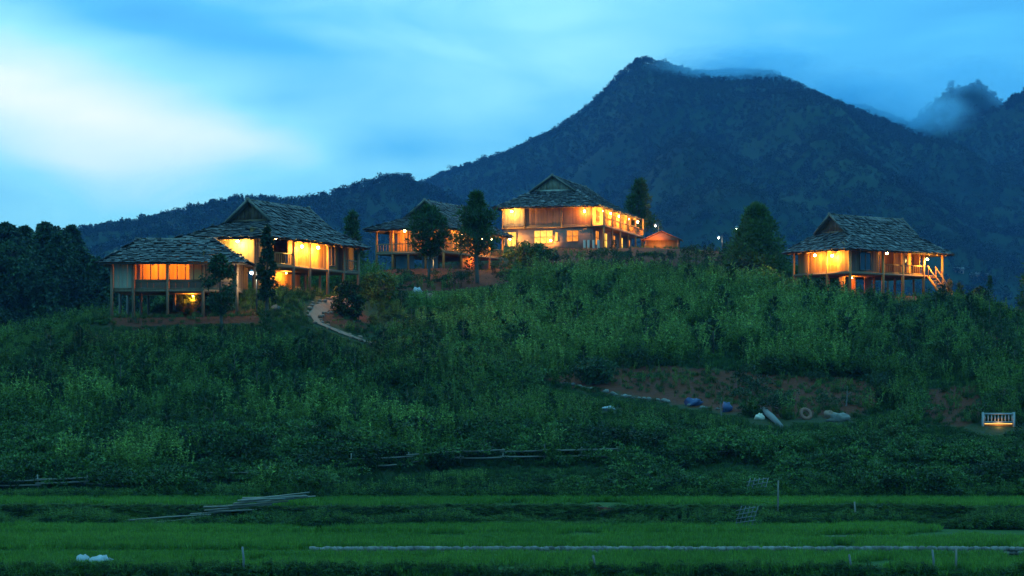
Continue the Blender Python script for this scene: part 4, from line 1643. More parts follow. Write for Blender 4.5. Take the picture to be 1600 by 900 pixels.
# ------------------------------------------------------------------ pine saplings on the slope: individuals
sap_meshes = [sapling_mesh("needles", M["leaf_sapling"], 1.9, 0.5, 11, 200 + k) for k in range(5)]
stem_me = MB().tube([(0, 0, -0.2), (0, 0, 1.0), (0, 0, 1.8)], [0.035, 0.025, 0.008], 5).mesh("stem", M["bark"])
ZONES = [
    ("left", [(10, 590), (170, 525), (480, 520), (640, 560), (880, 600), (880, 690), (500, 705), (20, 700)], 135, "small dark pine sapling among the weeds on the left-hand slope"),
    ("middle", [(575, 455), (700, 445), (1050, 440), (1250, 460), (1330, 560), (1100, 580), (860, 590), (640, 560)], 75, "small dark pine sapling among the pale weeds of the middle slope"),
    ("crest", [(590, 420), (780, 400), (830, 395), (1110, 395), (1230, 420), (1180, 440), (800, 440)], 38, "small dark sapling near the crest below the houses"),
    ("right", [(1230, 480), (1480, 490), (1590, 530), (1590, 620), (1440, 610), (1340, 580)], 60, "small dark pine sapling on the right-hand slope below the lone house"),
]
cand_y = rng.uniform(110, 205, 60000)
cand_x = rng.uniform(-0.25, 0.25, 60000) * cand_y
cand_z = ground_z(cand_x, cand_y)
cpx, cpy = proj(cand_x, cand_y, cand_z)
blocked = np.zeros(60000, bool)
for (cx, cyy, ang, L_, W_h, pz) in PADS:
    u = (cand_x - cx) * math.cos(ang) + (cand_y - cyy) * math.sin(ang)
    v = -(cand_x - cx) * math.sin(ang) + (cand_y - cyy) * math.cos(ang)
    blocked |= (u > -2.2) & (u < L_ + 1.2) & (v > -2.2) & (v < W_h + 1.2)
for (zn, poly, cnt, lab) in ZONES:
    ok = np.nonzero(poly_mask(cpx, cpy, poly) & ~blocked)[0]
    chosen = []
    for i in ok:
        if all((cand_x[i] - cand_x[j]) ** 2 + (cand_y[i] - cand_y[j]) ** 2 > 1.3 for j in chosen):
            chosen.append(i)
        if len(chosen) >= cnt:
            break
    for k, i in enumerate(chosen):
        rt = empty("pine_sapling", (cand_x[i], cand_y[i], cand_z[i]), rng.uniform(0, 6.28))
        s = rng.uniform(0.75, 1.45) * (0.65 if zn == "crest" else 1.0)
        s = min(s, float(limit_top(np.array([cand_x[i]]), np.array([cand_y[i]]), np.array([cand_z[i]]), np.array([9.0]))[0]) / 1.9)
        if s < 0.35 or kept_clear(np.array([cand_x[i]]), np.array([cand_y[i]]))[0]:
            rt_skip = True
            bpy.data.objects.remove(rt)
            continue
        rt.scale = (s * rng.uniform(0.8, 1.25), s * rng.uniform(0.8, 1.25), s)
        tag(rt, lab, "sapling", "pine saplings, %s slope" % zn)
        mobj("needles", sap_meshes[k % 5], rt)
        mobj("stem", stem_me, rt)

# ------------------------------------------------------------------ bushes along the foot of the hill: individuals
bush_meshes = [bush_mesh("foliage", M["leaf_bush"], 1.0, 0.95, 1300, 0.13, 300 + k, 10) for k in range(6)]
bstem = MB()
for a in (0.3, 1.7, 3.1, 4.6):
    bstem.tube([(0, 0, -0.2), (0.25 * math.cos(a), 0.25 * math.sin(a), 0.4), (0.5 * math.cos(a), 0.5 * math.sin(a), 0.85)], [0.03, 0.022, 0.008], 4)
bstem = bstem.mesh("stem", M["bark"])
BANDS = [((107.6, 109.8), 62, (0.8, 1.25), "low leafy bush in the hedge row along the upper rice terrace"),
         ((111.5, 118.5), 85, (0.75, 1.45), "leafy bush in the thicket at the foot of the slope"),
         ((97.4, 99.8), 90, (0.45, 0.85), "small dark bush on the bank between the rice terraces")]
for (y0, y1), cnt, (s0, s1), lab in BANDS:
    for k in range(cnt):
        Y = rng.uniform(y0, y1)
        x = (-0.245 + 0.49 * (k + rng.uniform(0.1, 0.9)) / cnt) * Y
        if Y < 101:
            Y -= 2.2 * float(wob(np.array([x]))[0])
        rt = empty("leafy_bush", (x, Y, gz(x, Y) - 0.05), rng.uniform(0, 6.28))
        s = rng.uniform(s0, s1)
        s = min(s, float(limit_top(np.array([x]), np.array([Y]), np.array([gz(x, Y)]), np.array([9.0]))[0]) / 1.75)
        if s < 0.2 or kept_clear(np.array([x]), np.array([Y]))[0]:
            bpy.data.objects.remove(rt)
            continue
        rt.scale = (s * rng.uniform(0.9, 1.4), s * rng.uniform(0.9, 1.4), s)
        tag(rt, lab, "bush", "bushes: " + lab.split(" bush ")[1])
        mobj("foliage", bush_meshes[rng.integers(0, 6)], rt)
        mobj("stem", bstem, rt)

dark_bush = [bush_mesh("foliage", M["leaf_tree"], 0.9, 1.1, 900, 0.15, 340 + k, 8) for k in range(4)]
for zn, poly, cnt, (s0, s1), lab in (("slope", [(20, 600), (180, 530), (480, 525), (800, 590), (1250, 470), (1560, 540), (1560, 620), (1380, 640), (900, 690), (60, 700)], 75, (0.6, 1.15), "dark rounded shrub standing out among the weeds of the slope"),
                                     ("crest", [(800, 398), (1000, 396), (1120, 396), (1235, 425), (1180, 432), (800, 420)], 26, (0.5, 0.9), "dark shrub along the crest between the two-storey house and the lone house"),
                                     ("houses", [(560, 440), (690, 425), (790, 415), (800, 440), (690, 470), (570, 480)], 16, (0.5, 0.95), "dark shrub on the bare slope below the half-hidden house"),
                                     ("right", [(1330, 480), (1480, 486), (1590, 525), (1590, 600), (1400, 590)], 26, (0.6, 1.1), "dark shrub on the slope below the lone house")):
    ok = np.nonzero(poly_mask(cpx, cpy, poly) & ~blocked)[0][::-1]
    chosen = []
    for i in ok:
        if all((cand_x[i] - cand_x[j]) ** 2 + (cand_y[i] - cand_y[j]) ** 2 > 4.0 for j in chosen):
            chosen.append(i)
        if len(chosen) >= cnt:
            break
    for k, i in enumerate(chosen):
        s = rng.uniform(s0, s1)
        s = min(s, float(limit_top(cand_x[i:i + 1], cand_y[i:i + 1], cand_z[i:i + 1], np.array([9.0]))[0]) / 1.9)
        if s < 0.3 or kept_clear(cand_x[i:i + 1], cand_y[i:i + 1])[0]:
            continue
        rt = empty("dark_shrub", (cand_x[i], cand_y[i], cand_z[i] - 0.05), rng.uniform(0, 6.28))
        rt.scale = (s * rng.uniform(0.8, 1.3), s * rng.uniform(0.8, 1.3), s)
        tag(rt, lab, "shrub", "dark shrubs, " + zn)
        mobj("foliage", dark_bush[k % 4], rt)
        mobj("stem", bstem, rt)

# ------------------------------------------------------------------ ground cover
weeds = [weed_mesh("w", M["leaf_weed"], 1.45, 5, 26, 0.17, 0.055, 0.16, 400 + k) for k in range(5)]
weeds_d = [weed_mesh("wd", M["leaf_weed_dark"], 1.2, 6, 22, 0.15, 0.05, 0.22, 410 + k) for k in range(4)]
shr = [bush_mesh("sh", M["leaf_bush"], 0.6, 0.6, 420, 0.12, 420 + k, 6) for k in range(4)]
grs = [grass_mesh("gr", M["leaf_grass"], 0.5, 40, 0.25, 430 + k, 0.035) for k in range(3)]
NW = 95000
wy = rng.uniform(107.3, 232, NW)
wx = rng.uniform(-0.256, 0.256, NW) * wy
wz = ground_z(wx, wy)
wpx, wpy = proj(wx, wy, wz)
keep = ~kept_clear(wx, wy)
for (cx, cyy, ang, L_, W_h, pz) in PADS:
    u = (wx - cx) * math.cos(ang) + (wy - cyy) * math.sin(ang)
    v = -(wx - cx) * math.sin(ang) + (wy - cyy) * math.cos(ang)
    keep &= ~((u > -0.9) & (u < L_ + 0.5) & (v > -0.9) & (v < W_h + 0.5))
PATHS = [
    ([(548, 470), (520, 478), (498, 485), (490, 495), (496, 506), (520, 517), (548, 527), (578, 539)], 0.5),
    ([(800, 582), (850, 590), (935, 606), (985, 617), (1060, 628), (1130, 637)], 0.45),
]
path_pts = []
for pl, hw in PATHS:
    pts = [ground_at(*p) for p in pl]
    path_pts.append((pts, hw))
    for i in range(len(pts) - 1):
        a, b_ = np.array(pts[i][:2]), np.array(pts[i + 1][:2])
        ab = b_ - a
        tt_ = np.clip(((wx - a[0]) * ab[0] + (wy - a[1]) * ab[1]) / (ab @ ab), 0, 1)
        d2 = np.hypot(wx - a[0] - tt_ * ab[0], wy - a[1] - tt_ * ab[1])
        keep &= d2 > hw + 0.25
        # keep the sight line to the path open
        front = (wy < a[1] + tt_ * ab[1]) & (d2 < hw + 1.6)
        keep &= ~(front & (rng.uniform(size=NW) < 0.75))
insoil = np.zeros(NW, bool)
crest_soil = np.zeros(NW, bool)
for i_s, p in enumerate(SOIL):
    if i_s in (1, 3, 4, 5, 6, 11):
        crest_soil |= poly_mask(wpx, wpy, p)
    else:
        insoil |= poly_mask(wpx, wpy, p)
keep &= ~(insoil & (rng.uniform(size=NW) < 0.74))
keep &= ~(crest_soil & (rng.uniform(size=NW) < 0.72))
patch = fbm(wx * 0.16, wy * 0.16, 3, 77)
light = poly_mask(wpx + 60 * patch, wpy + 40 * patch, [(600, 470), (700, 462), (860, 425), (1000, 425), (1220, 440), (1340, 490), (1330, 585), (1100, 585), (850, 590), (640, 520)])
light |= (wy < 126) & (wpx < 880) & (patch > 0.08)
low = wy < 119
rr = rng.uniform(size=NW)
kindw = np.where(light & (rr < 0.75), 0, np.where(low & (rr < 0.7), 2, np.where(rr < 0.66, 1, np.where(rr < 0.80, 2, 3))))
gap = fbm(wx * 0.45, wy * 0.45, 3, 78)
lane = np.abs(fbm(wx * 0.11 + 4, wy * 0.11, 3, 83)) < 0.02
keep &= ~(lane & (wy < 200))
keep &= ~((gap < -0.09) & (rng.uniform(size=NW) < 0.85))
keep &= ~((wy < 119) & (rng.uniform(size=NW) < 0.5))
base_h = 0.5 + 0.95 * rng.uniform(size=NW) ** 1.8 + 1.3 * np.maximum(gap, 0)
crest = wpy < 440
base_h = np.where(crest & (wpx > 540), base_h * 0.62, base_h)
near_h = np.zeros(NW, bool)
for (cx, cyy, ang, L_, W_h, pz) in PADS:
    u = (wx - cx) * math.cos(ang) + (wy - cyy) * math.sin(ang)
    v = -(wx - cx) * math.sin(ang) + (wy - cyy) * math.cos(ang)
    near_h |= (u > -8) & (u < L_ + 5) & (v > -8) & (v < W_h + 4)
base_h = np.where(near_h, base_h * 0.45, base_h)
base_h = np.where(insoil, base_h * 0.4, base_h)
base_h = np.where(crest_soil, base_h * 0.6, base_h)
base_h = limit_top(wx, wy, wz, base_h * 1.45) / 1.45
allm = weeds + weeds_d + shr + grs
off = np.array([0, 5, 9, 13])
cntk = np.array([5, 4, 4, 3])
which = off[kindw] + (rng.uniform(size=NW) * cntk[kindw]).astype(int)
for gname, sel, lab in (("pale_weeds", kindw == 0, "tall pale green weeds covering the middle of the hillside"),
                        ("undergrowth", kindw != 0, "dense green undergrowth of weeds and shrubs over the hillside")):
    m_ = keep & sel
    if gname == "pale_weeds":
        ms, wh = weeds, which[m_]
    else:
        ms, wh = weeds_d + shr + grs, which[m_] - 5
    sc3 = np.stack([base_h[m_] * rng.uniform(0.9, 1.3, m_.sum()), base_h[m_] * rng.uniform(0.9, 1.3, m_.sum()), base_h[m_]], -1)
    scatter(gname, ms, np.stack([wx, wy, wz], -1)[m_], rng.uniform(0, 6.28, m_.sum()), sc3, wh, lab, 0.1)

# rice on the terraces
ric = [grass_mesh("ri", M["rice"], 0.34, 34, 0.26, 500 + k, 0.03) for k in range(3)]
NR = 26000
ry = rng.uniform(78.6, 106.9, NR)
rx = rng.uniform(-0.258, 0.258, NR) * ry
ryb = ry + 2.2 * wob(rx)
ok = ((ry < 85.6) | ((ry > 86.5) & (ry < 93.5)) | ((ry > 94.2) & (ryb < 98.4)) | (ryb > 100.6)) & (fbm(rx * 0.3, ry * 0.3, 2, 15) > -0.2)
rx, ry = rx[ok], ry[ok]
rzv = ground_z(rx, ry)
scatter("rice", ric, np.stack([rx, ry, rzv], -1), rng.uniform(0, 6.28, len(rx)), rng.uniform(0.7, 1.1, len(rx)), rng.integers(0, 3, len(rx)), "bright green young rice on the flat terraces", 0.05)
# rough grass on the banks
NB = 22000
by = np.concatenate([rng.uniform(97.6, 100.3, NB // 2), rng.uniform(77.3, 79.0, NB // 4), rng.uniform(106.5, 108.0, NB // 4)])
bx_ = rng.uniform(-0.258, 0.258, NB) * by
by[:NB // 2] -= 2.2 * wob(bx_[:NB // 2])
bz = ground_z(bx_, by)
bpx, bpy_ = proj(bx_, by, bz)
ins = np.zeros(NB, bool)
for p in SOIL:
    ins |= poly_mask(bpx, bpy_, p)
kp = ~ins | (rng.uniform(size=NB) < 0.15)
bx_, by, bz = bx_[kp], by[kp], bz[kp]
bh = np.where(by < 80, 0.6, 1.0) * np.maximum(limit_top(bx_, by, bz, rng.uniform(0.25, 0.75, len(bx_))), 0.16)
scatter("bank_grass", grs + weeds_d + shr, np.stack([bx_, by, bz], -1), rng.uniform(0, 6.28, len(bx_)), np.stack([np.maximum(bh, 0.5), np.maximum(bh, 0.5), bh], -1), rng.integers(0, 11, len(bx_)), "rough dark grass on the banks between the rice terraces", 0.15)

# short grass under everything at the foot of the hill
NL = 42000
ly = rng.uniform(99.5, 150, NL)
lx = rng.uniform(-0.256, 0.256, NL) * ly
lz = ground_z(lx, ly)
lpx, lpy = proj(lx, ly, lz)
ins = np.zeros(NL, bool)
for p in SOIL:
    ins |= poly_mask(lpx, lpy, p)
kp = (~ins | (rng.uniform(size=NL) < 0.12)) & (ly > 106.6)
lx, ly, lz = lx[kp], ly[kp], lz[kp]
kp = ~kept_clear(lx, ly)
for pts_, hw_ in path_pts:
    for i in range(len(pts_) - 1):
        a, b_ = np.array(pts_[i][:2]), np.array(pts_[i + 1][:2])
        ab = b_ - a
        tt_ = np.clip(((lx - a[0]) * ab[0] + (ly - a[1]) * ab[1]) / (ab @ ab), 0, 1)
        kp &= np.hypot(lx - a[0] - tt_ * ab[0], ly - a[1] - tt_ * ab[1]) > hw_ + 0.35
lx, ly, lz = lx[kp], ly[kp], lz[kp]
lh = limit_top(lx, ly, lz, rng.uniform(0.35, 0.8, len(lx)) * 0.5) / 0.5
lh = np.maximum(lh, 0.3)
scatter("low_grass", grs, np.stack([lx, ly, lz], -1), rng.uniform(0, 6.28, len(lx)), np.stack([np.maximum(lh, 0.7), np.maximum(lh, 0.7), lh], -1), rng.integers(0, 3, len(lx)), "short rough grass between the shrubs at the foot of the hill", 0.15)

# forest on the far slopes
fars = [far_tree_mesh("ft", M["leaf_far"], 6.0, 2.6, 130, 0.95, 600 + k) for k in range(4)] + [far_tree_mesh("fc", M["leaf_far"], 6.0, 2.2, 120, 0.95, 610 + k, k == 0) for k in range(2)]
for key, nm, cnt, lab, hs in (("near", "forest_on_wooded_hills", 26000, "dark forest covering the nearer blue hills", (0.5, 0.95)),
                              ("main", "forest_on_mountain", 70000, "dark forest covering the great mountain", (0.42, 0.8)),
                              ("back", "forest_on_peak", 9000, "dark forest on the cloud-wrapped peak", (0.5, 1.0))):
    Yr, Yf, pts = RIDGES[key]
    fy = Yf + (Yr * 1.02 - Yf) * rng.uniform(0, 1, cnt) ** 0.7
    nr = cnt // 8
    fy[:nr] = Yr + rng.uniform(-0.012, 0.012, nr) * Yr
    lo_px, hi_px = max(pts[0][0], -80), min(pts[-1][0], 1680)
    fx = (rng.uniform(lo_px, hi_px, cnt) - 800) * fy / F
    fz = ridge_h(key, fx, fy)
    dn = fbm(fx / 70, fy / 70, 3, 91)
    kp = (dn > -0.2) | (rng.uniform(size=cnt) < 0.25) | (key == "back")
    fx, fy, fz = fx[kp], fy[kp], fz[kp]
    k = len(fx)
    scatter(nm, fars, np.stack([fx, fy, fz], -1), rng.uniform(0, 6.28, k), (hs[0] * 0.7 + (hs[1] - hs[0] * 0.5) * rng.uniform(0, 1, k) ** 2.2) * (1 + 0.4 * (rng.uniform(size=k) > 0.95)), rng.integers(0, 6, k), lab)

# ------------------------------------------------------------------ the stone path and the stones along the bank
for pi, (pts, hw) in enumerate(path_pts):
    # resample
    dense = []
    for i in range(len(pts) - 1):
        m_ = max(2, int((pts[i + 1] - pts[i]).length / 0.35))
        for j in range(m_):
            dense.append(pts[i].lerp(pts[i + 1], j / m_))
    dense.append(pts[-1])
    V, Q = [], []
    for i, p in enumerate(dense):
        d = (dense[min(i + 2, len(dense) - 1)] - dense[max(i - 2, 0)])
        s = Vector((-d.y, d.x, 0)).normalized()
        for k_ in (-1, -0.33, 0.33, 1):
            q = p + s * hw * k_ * (1 + 0.16 * math.sin(i * 1.3 + k_)) * (1.1 - 0.75 * i / len(dense))
            V.append((q.x, q.y, gz(q.x, q.y) + 0.06))
    for i in range(len(dense) - 1):
        for k_ in range(3):
            Q.append((i * 4 + k_, i * 4 + k_ + 1, (i + 1) * 4 + k_ + 1, (i + 1) * 4 + k_))
    if pi == 0:
        po = mobj("path", np_mesh("path", V, Q, M["path"]))
        tag(po, kind="structure")
    else:
        po = empty("stone_row", pts[0])
        po.location = (0, 0, 0)
        tag(po, "broken row of small pale stones along the foot of the bare red bank", "stones")
    r_ = random.Random(pi)
    for i in range(0, len(dense), 2 if pi == 0 else 1):
        p = dense[i]
        d = (dense[min(i + 2, len(dense) - 1)] - dense[max(i - 2, 0)])
        s = Vector((-d.y, d.x, 0)).normalized()
        for sg in ((-1, 1) if pi == 0 else (-1,)):
            q = p + s * (sg * (hw + 0.1) * ((1.1 - 0.75 * i / len(dense)) if pi == 0 else 1) + r_.uniform(-.1, .1))
            sz = r_.uniform(0.07, 0.17)
            if pi and r_.random() < 0.3:
                continue
            MB().blob((q.x, q.y, gz(q.x, q.y) + sz * 0.4), (sz * 1.3, sz, sz * 0.8), i * 3 + pi, 7, 4, 0.2).build("kerb_stone", M["stone" if pi else "path"], po)

# low stone revetments of the rice terraces, too many stones to tell apart
for nm, Yc, hz, px0, px1, sz, lab in (("terrace_stones", 85.98, 0.3, 488, 1640, 0.13, "pale rubble edging the lower rice terrace"),
                                      ("terrace_edge_rubble", 93.8, 0.10, 1080, 1560, 0.06, "thin pale rubble line on the middle rice terrace")):
    mb = MB()
    r_ = np.random.default_rng(int(Yc))
    for i, px in enumerate(np.arange(px0, px1, 2.6 if sz > 0.1 else 3.2)):
        for k_ in range(2 if sz > 0.1 else 1):
            x = (px - 800) * Yc / F
            wbb = float(wob(np.array([x]))[0])
            y_ = Yc - wbb * (0.25 if Yc < 90 else 0.3) + r_.uniform(-.06, .06)
            s = sz * r_.uniform(0.6, 1.25)
            mb.blob((x + r_.uniform(-.04, .04), y_ - 0.06 * (1 - k_), gz(x, y_ - 0.5) + hz * (0.3 + 0.55 * k_)), (s * 1.25, s, s * 0.85), i * 2 + k_, 6, 4, 0.22)
    tag(mb.build(nm, M["stone"]), lab, kind="stuff")


# ------------------------------------------------------------------ bamboo fences
def fence(name, label, pl, hh, rails=2, gap=2.6):
    pts = [ground_at(*p) for p in pl]
    o0 = pts[0]
    root = empty(name, o0)
    tag(root, label, "fence", "bamboo fences at the foot of the slope")
    seg = []
    for i in range(len(pts) - 1):
        m_ = max(1, round((pts[i + 1] - pts[i]).length / gap))
        seg += [pts[i].lerp(pts[i + 1], j / m_) for j in range(m_)]
    seg.append(pts[-1])
    r_ = random.Random(name + label)
    for p in seg:
        q = Vector((p.x, p.y, gz(p.x, p.y))) - o0
        MB().tube([q - Vector((0, 0, 0.2)), q + Vector((r_.uniform(-.06, .06), 0, hh * r_.uniform(1.0, 1.35)))], 0.04, 6).build("post", M["bamboo"], root)
    for k in range(rails):
        for i in range(0, len(seg) - 1):
            z = hh * (0.9 - 0.42 * k) + r_.uniform(-.06, .06)
            a = Vector((seg[i].x, seg[i].y - 0.06, gz(seg[i].x, seg[i].y) + z)) - o0
            b_ = Vector((seg[i + 1].x, seg[i + 1].y - 0.06, gz(seg[i + 1].x, seg[i + 1].y) + z + r_.uniform(-.08, .08))) - o0
            e = (b_ - a) * 0.06
            MB().tube([a - e, (a + b_) / 2 + Vector((0, 0, -0.02)), b_ + e], 0.045, 6).build("rail", M["bamboo"], root)
    return root


fence("bamboo_fence", "long pale bamboo fence behind the thicket, centre foot of the slope", [(548, 742), (640, 736), (720, 730), (850, 728), (965, 727)], 0.9)
fence("bamboo_fence", "broken bamboo fence behind bushes at the left edge", [(-20, 768), (60, 765), (135, 762), (205, 765)], 0.6)
fence("bamboo_fence", "short dark bamboo rail between the left bushes", [(300, 752), (385, 752)], 0.55, 1)
fence("bamboo_fence", "short bamboo rail in the bushes right of the long fence", [(1085, 722), (1150, 722), (1215, 724)], 0.6, 1)

# pile of loose bamboo poles on the terrace bank
r_ = random.Random(3)
for i in range(14):
    px_, py_ = r_.uniform(330, 470), r_.uniform(794, 806)
    c = at(px_, py_, 99.6)
    ln = r_.uniform(1.6, 3.4)
    dx = Vector((math.cos(0.10 + r_.uniform(-.05, .05)), r_.uniform(-.15, .15), 0.07 + r_.uniform(-.04, .04))).normalized()
    c.z = max(c.z, gz(c.x, c.y) + 0.45) + 0.03 * i * 0.5
    MBo = MB().tube([-dx * ln / 2, Vector((0, 0, -0.015)), dx * ln / 2], [0.045, 0.042, 0.03], 7).build("bamboo_pole", M["bamboo"], None, c)
    tag(MBo, "long dry bamboo pole lying in the pile on the left terrace bank", "pole", "poles of the bamboo pile")
for i, (pa, pb) in enumerate((((160, 846), (300, 812)), ((215, 838), (330, 806)), ((200, 813), (330, 804)), ((250, 826), (340, 820)))):
    a, b_ = at(*pa, 98.6), at(*pb, 99.2)
    a.z = max(a.z, gz(a.x, a.y) + 0.05)
    b_.z = max(b_.z, gz(b_.x, b_.y) + 0.1)
    po = MB().tube([Vector((0, 0, 0)), (b_ - a) / 2 + Vector((0, 0, 0.03)), b_ - a], [0.035, 0.035, 0.028], 7).build("bamboo_pole", M["bamboo"], None, a)
    tag(po, ["lowest slanting bamboo pole trailing left from the pile", "second slanting bamboo pole trailing left from the pile", "nearly level bamboo pole left of the pile", "short bamboo pole just below the pile's left end"][i], "pole", "loose poles left of the bamboo pile")

# woven lattice frames
for (px_, py_, w_, hh, rot, lab) in ((1180, 768, 1.0, 1.1, 0.35, "crossed-stick lattice leaning in the bushes above the terrace edge"), (1163, 815, 0.75, 1.1, -0.2, "smaller stick lattice standing on the bank below the other lattice")):
    c = ground_at(px_, py_ + 14)
    lt = empty("stick_lattice", c, rot)
    tag(lt, lab, "lattice", "stick lattices on the bank")
    for k in range(5):
        u = -w_ / 2 + w_ * k / 4
        MB().bar((u - 0.12, 0, 0.0), (u + 0.25, 0.02, hh), 0.035, 0.035).build("stick", M["bark_pale"], lt)
        MB().bar((-w_ / 2, -0.04, 0.15 + hh * 0.17 * k), (w_ / 2 + 0.15, -0.03, 0.28 + hh * 0.18 * k), 0.035, 0.035).build("stick", M["bark_pale"], lt)

# posts in the near field
POSTS = [(380, 902, 862, "pale leaning stake at the bottom edge, left half"), (928, 905, 880, "short dark stake at the bottom edge near the middle"), (1328, 900, 872, "thin stake at the bottom edge, leftmost of the right-hand stakes"),
         (1493, 905, 868, "dark stake at the bottom edge, tallest of the right-hand stakes"), (1458, 896, 860, "pale stake standing between the two right-hand stakes"), (1336, 822, 784, "grey stake on the bank right of the lattices"), (1215, 812, 755, "thin grey stake on the bank right of the stick lattice"),
         (172, 888, 872, "tiny white stake beside the pale plastic bags")]
for (px_, pb, pt, lab) in POSTS:
    c = ground_at(px_, min(pb, 896))
    hh = (pb - pt) * c.y / F
    tag(MB().tube([(0, 0, -0.3), (0.02, 0, hh * 0.5), (0.03 * (1 if px_ % 2 else -1), 0, hh)], [0.05, 0.045, 0.04], 7).build("stake", M["post_grey" if "dark" in lab or "grey" in lab else "bark_pale"], None, c), lab, "stake", "stakes in the fields")

# plastic bags by the field edge
for i, (px_, py_, lab) in enumerate(((130, 886, "crumpled pale plastic bag in the near rice field, left one of the pair"), (158, 887, "wider crumpled pale plastic bag in the near rice field, right one of the pair"))):
    c = ground_at(px_, py_)
    tag(MB().blob((0, 0, 0.2), (0.30 + 0.12 * i, 0.2, 0.24), 40 + i, 12, 8, 0.3).build("plastic_bag", M["white"], None, c, smooth=False), lab, "bag", "plastic bags in the field")

# debris and things along the bare bank
def lump(name, px_, py_, size, mat, label, cat, seed, jag=0.38, lift=0.3):
    c = ground_at(px_, py_)
    return tag(MB().blob((0, 0, size[2] * lift), size, seed, 11, 7, jag).build(name, M[mat], None, c), label, cat)


lump("tarpaulin", 1083, 634, (0.5, 0.35, 0.28), "blue", "crumpled blue tarpaulin at the edge of the bare red bank", "tarpaulin", 61, 0.5)
lump("tarpaulin", 1136, 643, (0.32, 0.3, 0.35), "blue", "smaller blue tarpaulin bundle beside the leafless forked tree", "tarpaulin", 62, 0.5)
lump("white_sack", 950, 640, (0.42, 0.3, 0.16), "white", "flat white sack lying in the grass below the stone path", "sack", 63)
lump("white_sack", 652, 461, (0.35, 0.3, 0.42), "white", "tall white sack on the heap below the half-hidden house", "sack", 64)
lump("white_sack", 645, 469, (0.5, 0.3, 0.2), "white", "flat white sack lying under the tall sack on the heap", "sack", 65)
lump("earth_heap", 672, 470, (0.55, 0.4, 0.45), "path", "pale heap of earth right of the white sacks", "heap", 66)
lump("boulder", 430, 487, (0.4, 0.3, 0.3), "stone", "pale boulder on the slope left of the stone path", "boulder", 67)
lump("boulder", 1310, 658, (0.65, 0.4, 0.32), "stone", "broad grey boulder right of the rusty ring", "boulder", 68)
lump("boulder", 1295, 652, (0.3, 0.3, 0.28), "path", "small pinkish boulder touching the rusty ring", "boulder", 69)
lump("boulder", 1188, 655, (0.3, 0.25, 0.25), "cream", "whitish stone at the upper end of the fallen grey log", "boulder", 70)
# log
a, b_ = ground_at(1192, 648), ground_at(1222, 672)
a.z += 0.25
b_.z += 0.15
d = b_ - a
tag(MB().tube([Vector(), d * 0.5 + Vector((0, 0, 0.05)), d], [0.2, 0.19, 0.13], 9).build("fallen_log", M["bark_pale"], None, a), "fallen grey log lying down the slope from the bare bank", "log")
# ring
c = ground_at(1261, 656)
V, Q = [], []
for i in range(18):
    A0 = 2 * math.pi * i / 18
    for j in range(8):
        B0 = 2 * math.pi * j / 8
        rr_ = 0.30 + 0.12 * math.cos(B0)
        V.append((rr_ * math.cos(A0), 0.10 * math.sin(B0), 0.36 + rr_ * math.sin(A0)))
for i in range(18):
    for j in range(8):
        Q.append((i * 8 + j, ((i + 1) % 18) * 8 + j, ((i + 1) % 18) * 8 + (j + 1) % 8, i * 8 + (j + 1) % 8))
ring = MB().add(V, Q).build("ring", M["rubber"], None, c, smooth=True)
ring.rotation_euler = (R(-25), 0, R(20))
tag(ring, "rusty reddish ring leaning on the bare bank", "ring")

# white railing with a warm lamp under it
c = ground_at(1560, 668)
wr = empty("white_railing", c, R(-3))
tag(wr, "short white balustrade with warm light under it at the right edge", "railing")
wd_ = 48 * c.y / F
MB().box(-wd_ / 2 - 0.05, wd_ / 2 + 0.05, -0.06, 0.06, 0.68, 0.78).build("top_rail", M["old_white"], wr)
MB().box(-wd_ / 2, wd_ / 2, -0.05, 0.05, 0.22, 0.29).build("bottom_rail", M["old_white"], wr)
for i in range(9):
    u = -wd_ / 2 + wd_ * (i + 0.5) / 9
    MB().tube([(u, 0, 0.29), (u, 0, 0.48), (u, 0, 0.68)], [0.03, 0.05, 0.03], 7).build("baluster", M["old_white"], wr)
for u in (-wd_ / 2, wd_ / 2):
    MB().box(u - 0.06, u + 0.06, -0.07, 0.07, -0.3, 0.82).build("post", M["old_white"], wr)
MB().box(-wd_ / 2, wd_ / 2, 0.12, 0.2, -0.3, 0.18).build("base_wall", M["plank"], wr)
MB().box(-wd_ / 2 + 0.1, wd_ / 2 - 0.1, -0.02, 0.02, 0.14, 0.18).build("lamp_tube", emat("warm_tube", (1.0, 0.5, 0.12), 1.2), wr)
point_light("lamp_light", (0, -0.25, 0.1), 6, (1.0, 0.5, 0.15), wr)

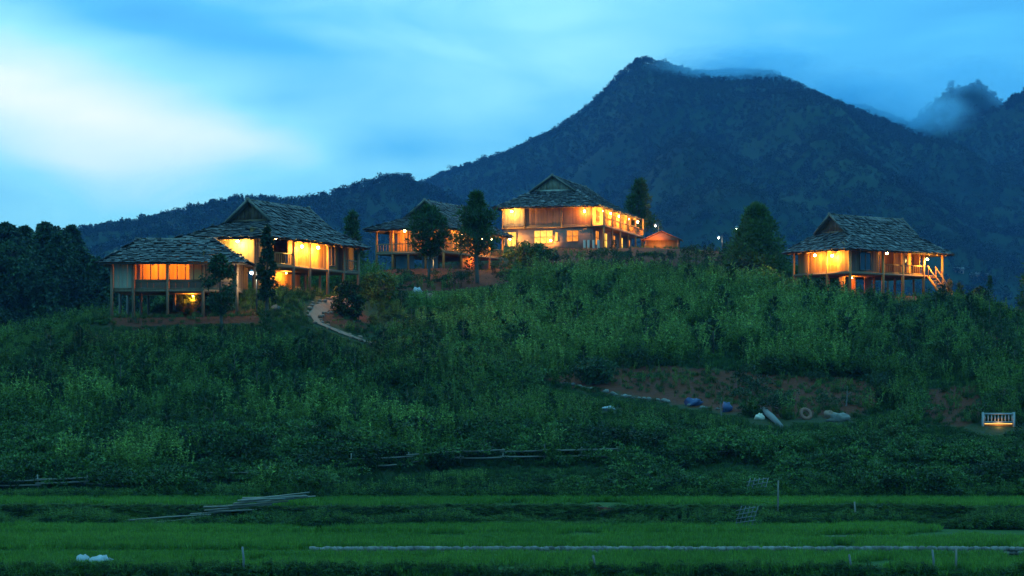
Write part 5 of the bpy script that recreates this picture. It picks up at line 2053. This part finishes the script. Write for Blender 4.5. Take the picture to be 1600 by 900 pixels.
# ------------------------------------------------------------------ far village seen past the right shoulder
for i, (px_, py_, w_, lab) in enumerate(((1498, 424, 7, "pale low house in the far valley, left of three"), (1524, 432, 6, "pale tall house in the far valley, middle of three"), (1541, 433, 5, "small pale house in the far valley, right of three"))):
    Y = 980 + 22 * i
    w_ = w_ * 0.6
    for Y in np.arange(700, 2200, 5.0):
        p = at(px_, py_ + 4, Y)
        if float(ridge_h("main", np.array([p.x]), np.array([Y]))[0]) > p.z:
            break
    w_ = w_ * Y / 1000
    fh = empty("far_house", p, 0.3 * i)
    tag(fh, lab, "house", "houses of the far village")
    MB().box(-w_ / 2, w_ / 2, -2, 2, -2.5, 2.2).build("wall", M["plaster"], fh)
    MB().add([(-w_ / 2 - .4, -2.5, 2.1), (w_ / 2 + .4, -2.5, 2.1), (w_ / 2 + .4, 2.5, 2.1), (-w_ / 2 - .4, 2.5, 2.1), (-w_ / 2 - .4, 0, 3.6), (w_ / 2 + .4, 0, 3.6)],
             [(0, 1, 5, 4), (2, 3, 4, 5), (0, 3, 2, 1)], [(0, 4, 3), (1, 2, 5)]).build("roof", M["stone"], fh)
    for k in range(2):
        MB().box(-w_ / 4 + k * w_ / 2 - .5, -w_ / 4 + k * w_ / 2 + .5, -2.05, -1.98, 0.3, 1.5).build("window", M["dark_glass"], fh)


# ------------------------------------------------------------------ air: haze and the cloud on the summits
def volume_mat(name, dens, color, shaped=False, aniso=0.0):
    m = bpy.data.materials.new(name)
    m.use_nodes = True
    n = NT(m.node_tree)
    n.n.remove(n.n["Principled BSDF"])
    pv = n.new("ShaderNodeVolumePrincipled")
    pv.inputs["Color"].default_value = (*color, 1)
    pv.inputs["Density"].default_value = dens
    pv.inputs["Anisotropy"].default_value = aniso
    if shaped:
        tcn = n.new("ShaderNodeTexCoord")
        r2 = n.vmath("DOT_PRODUCT", tcn.outputs["Object"], tcn.outputs["Object"], out=1)
        fall = n.math("POWER", n.math("SUBTRACT", 1.0, r2, clamp=True), 1.8)
        nz = n.noise(n.vmath("MULTIPLY", tcn.outputs["Object"], (2.2, 1.2, 1.2)), 1.3, 4, 0.6, 0.6)
        shp = n.math("MULTIPLY_ADD", n.math("SUBTRACT", nz, 0.5), 2.2, 0.5, clamp=True)
        n.put(pv.inputs["Density"], n.math("MULTIPLY", n.math("MULTIPLY", fall, shp), dens))
    n.l.new(pv.outputs[0], n.n["Material Output"].inputs["Volume"])
    return m


hb = MB().box(-2600, 2600, -60, 2760, -36, 395).build("haze", volume_mat("haze_air", 0.000092, (0.18, 0.45, 1.0)))
tag(hb, "thin blue evening haze filling the valley air", kind="stuff")
CLOUDS = [(1160, 102, 2090, 165, 38, 70, 0.042), (1315, 154, 2080, 165, 54, 80, 0.045), (1430, 180, 2130, 110, 44, 70, 0.036), (1580, 138, 2330, 65, 42, 50, 0.020), (1455, 140, 2330, 75, 48, 50, 0.020), (1515, 115, 2420, 95, 36, 60, 0.020)]
ico = MB().blob((0, 0, 0), 1.0, 0, 20, 12, 0.0)
for i, (px_, py_, Y, sx, sz, sy, dn) in enumerate(CLOUDS):
    o = mobj("cloud", ico.mesh("cloud", volume_mat("cloud_mist", dn, (0.36, 0.78, 1.0), True, 0.6)), None, at(px_, py_, Y))
    o.scale = (sx * Y / F, sy, sz * Y / F)
    tag(o, "soft mist cloud clinging to the mountain summits", kind="stuff")
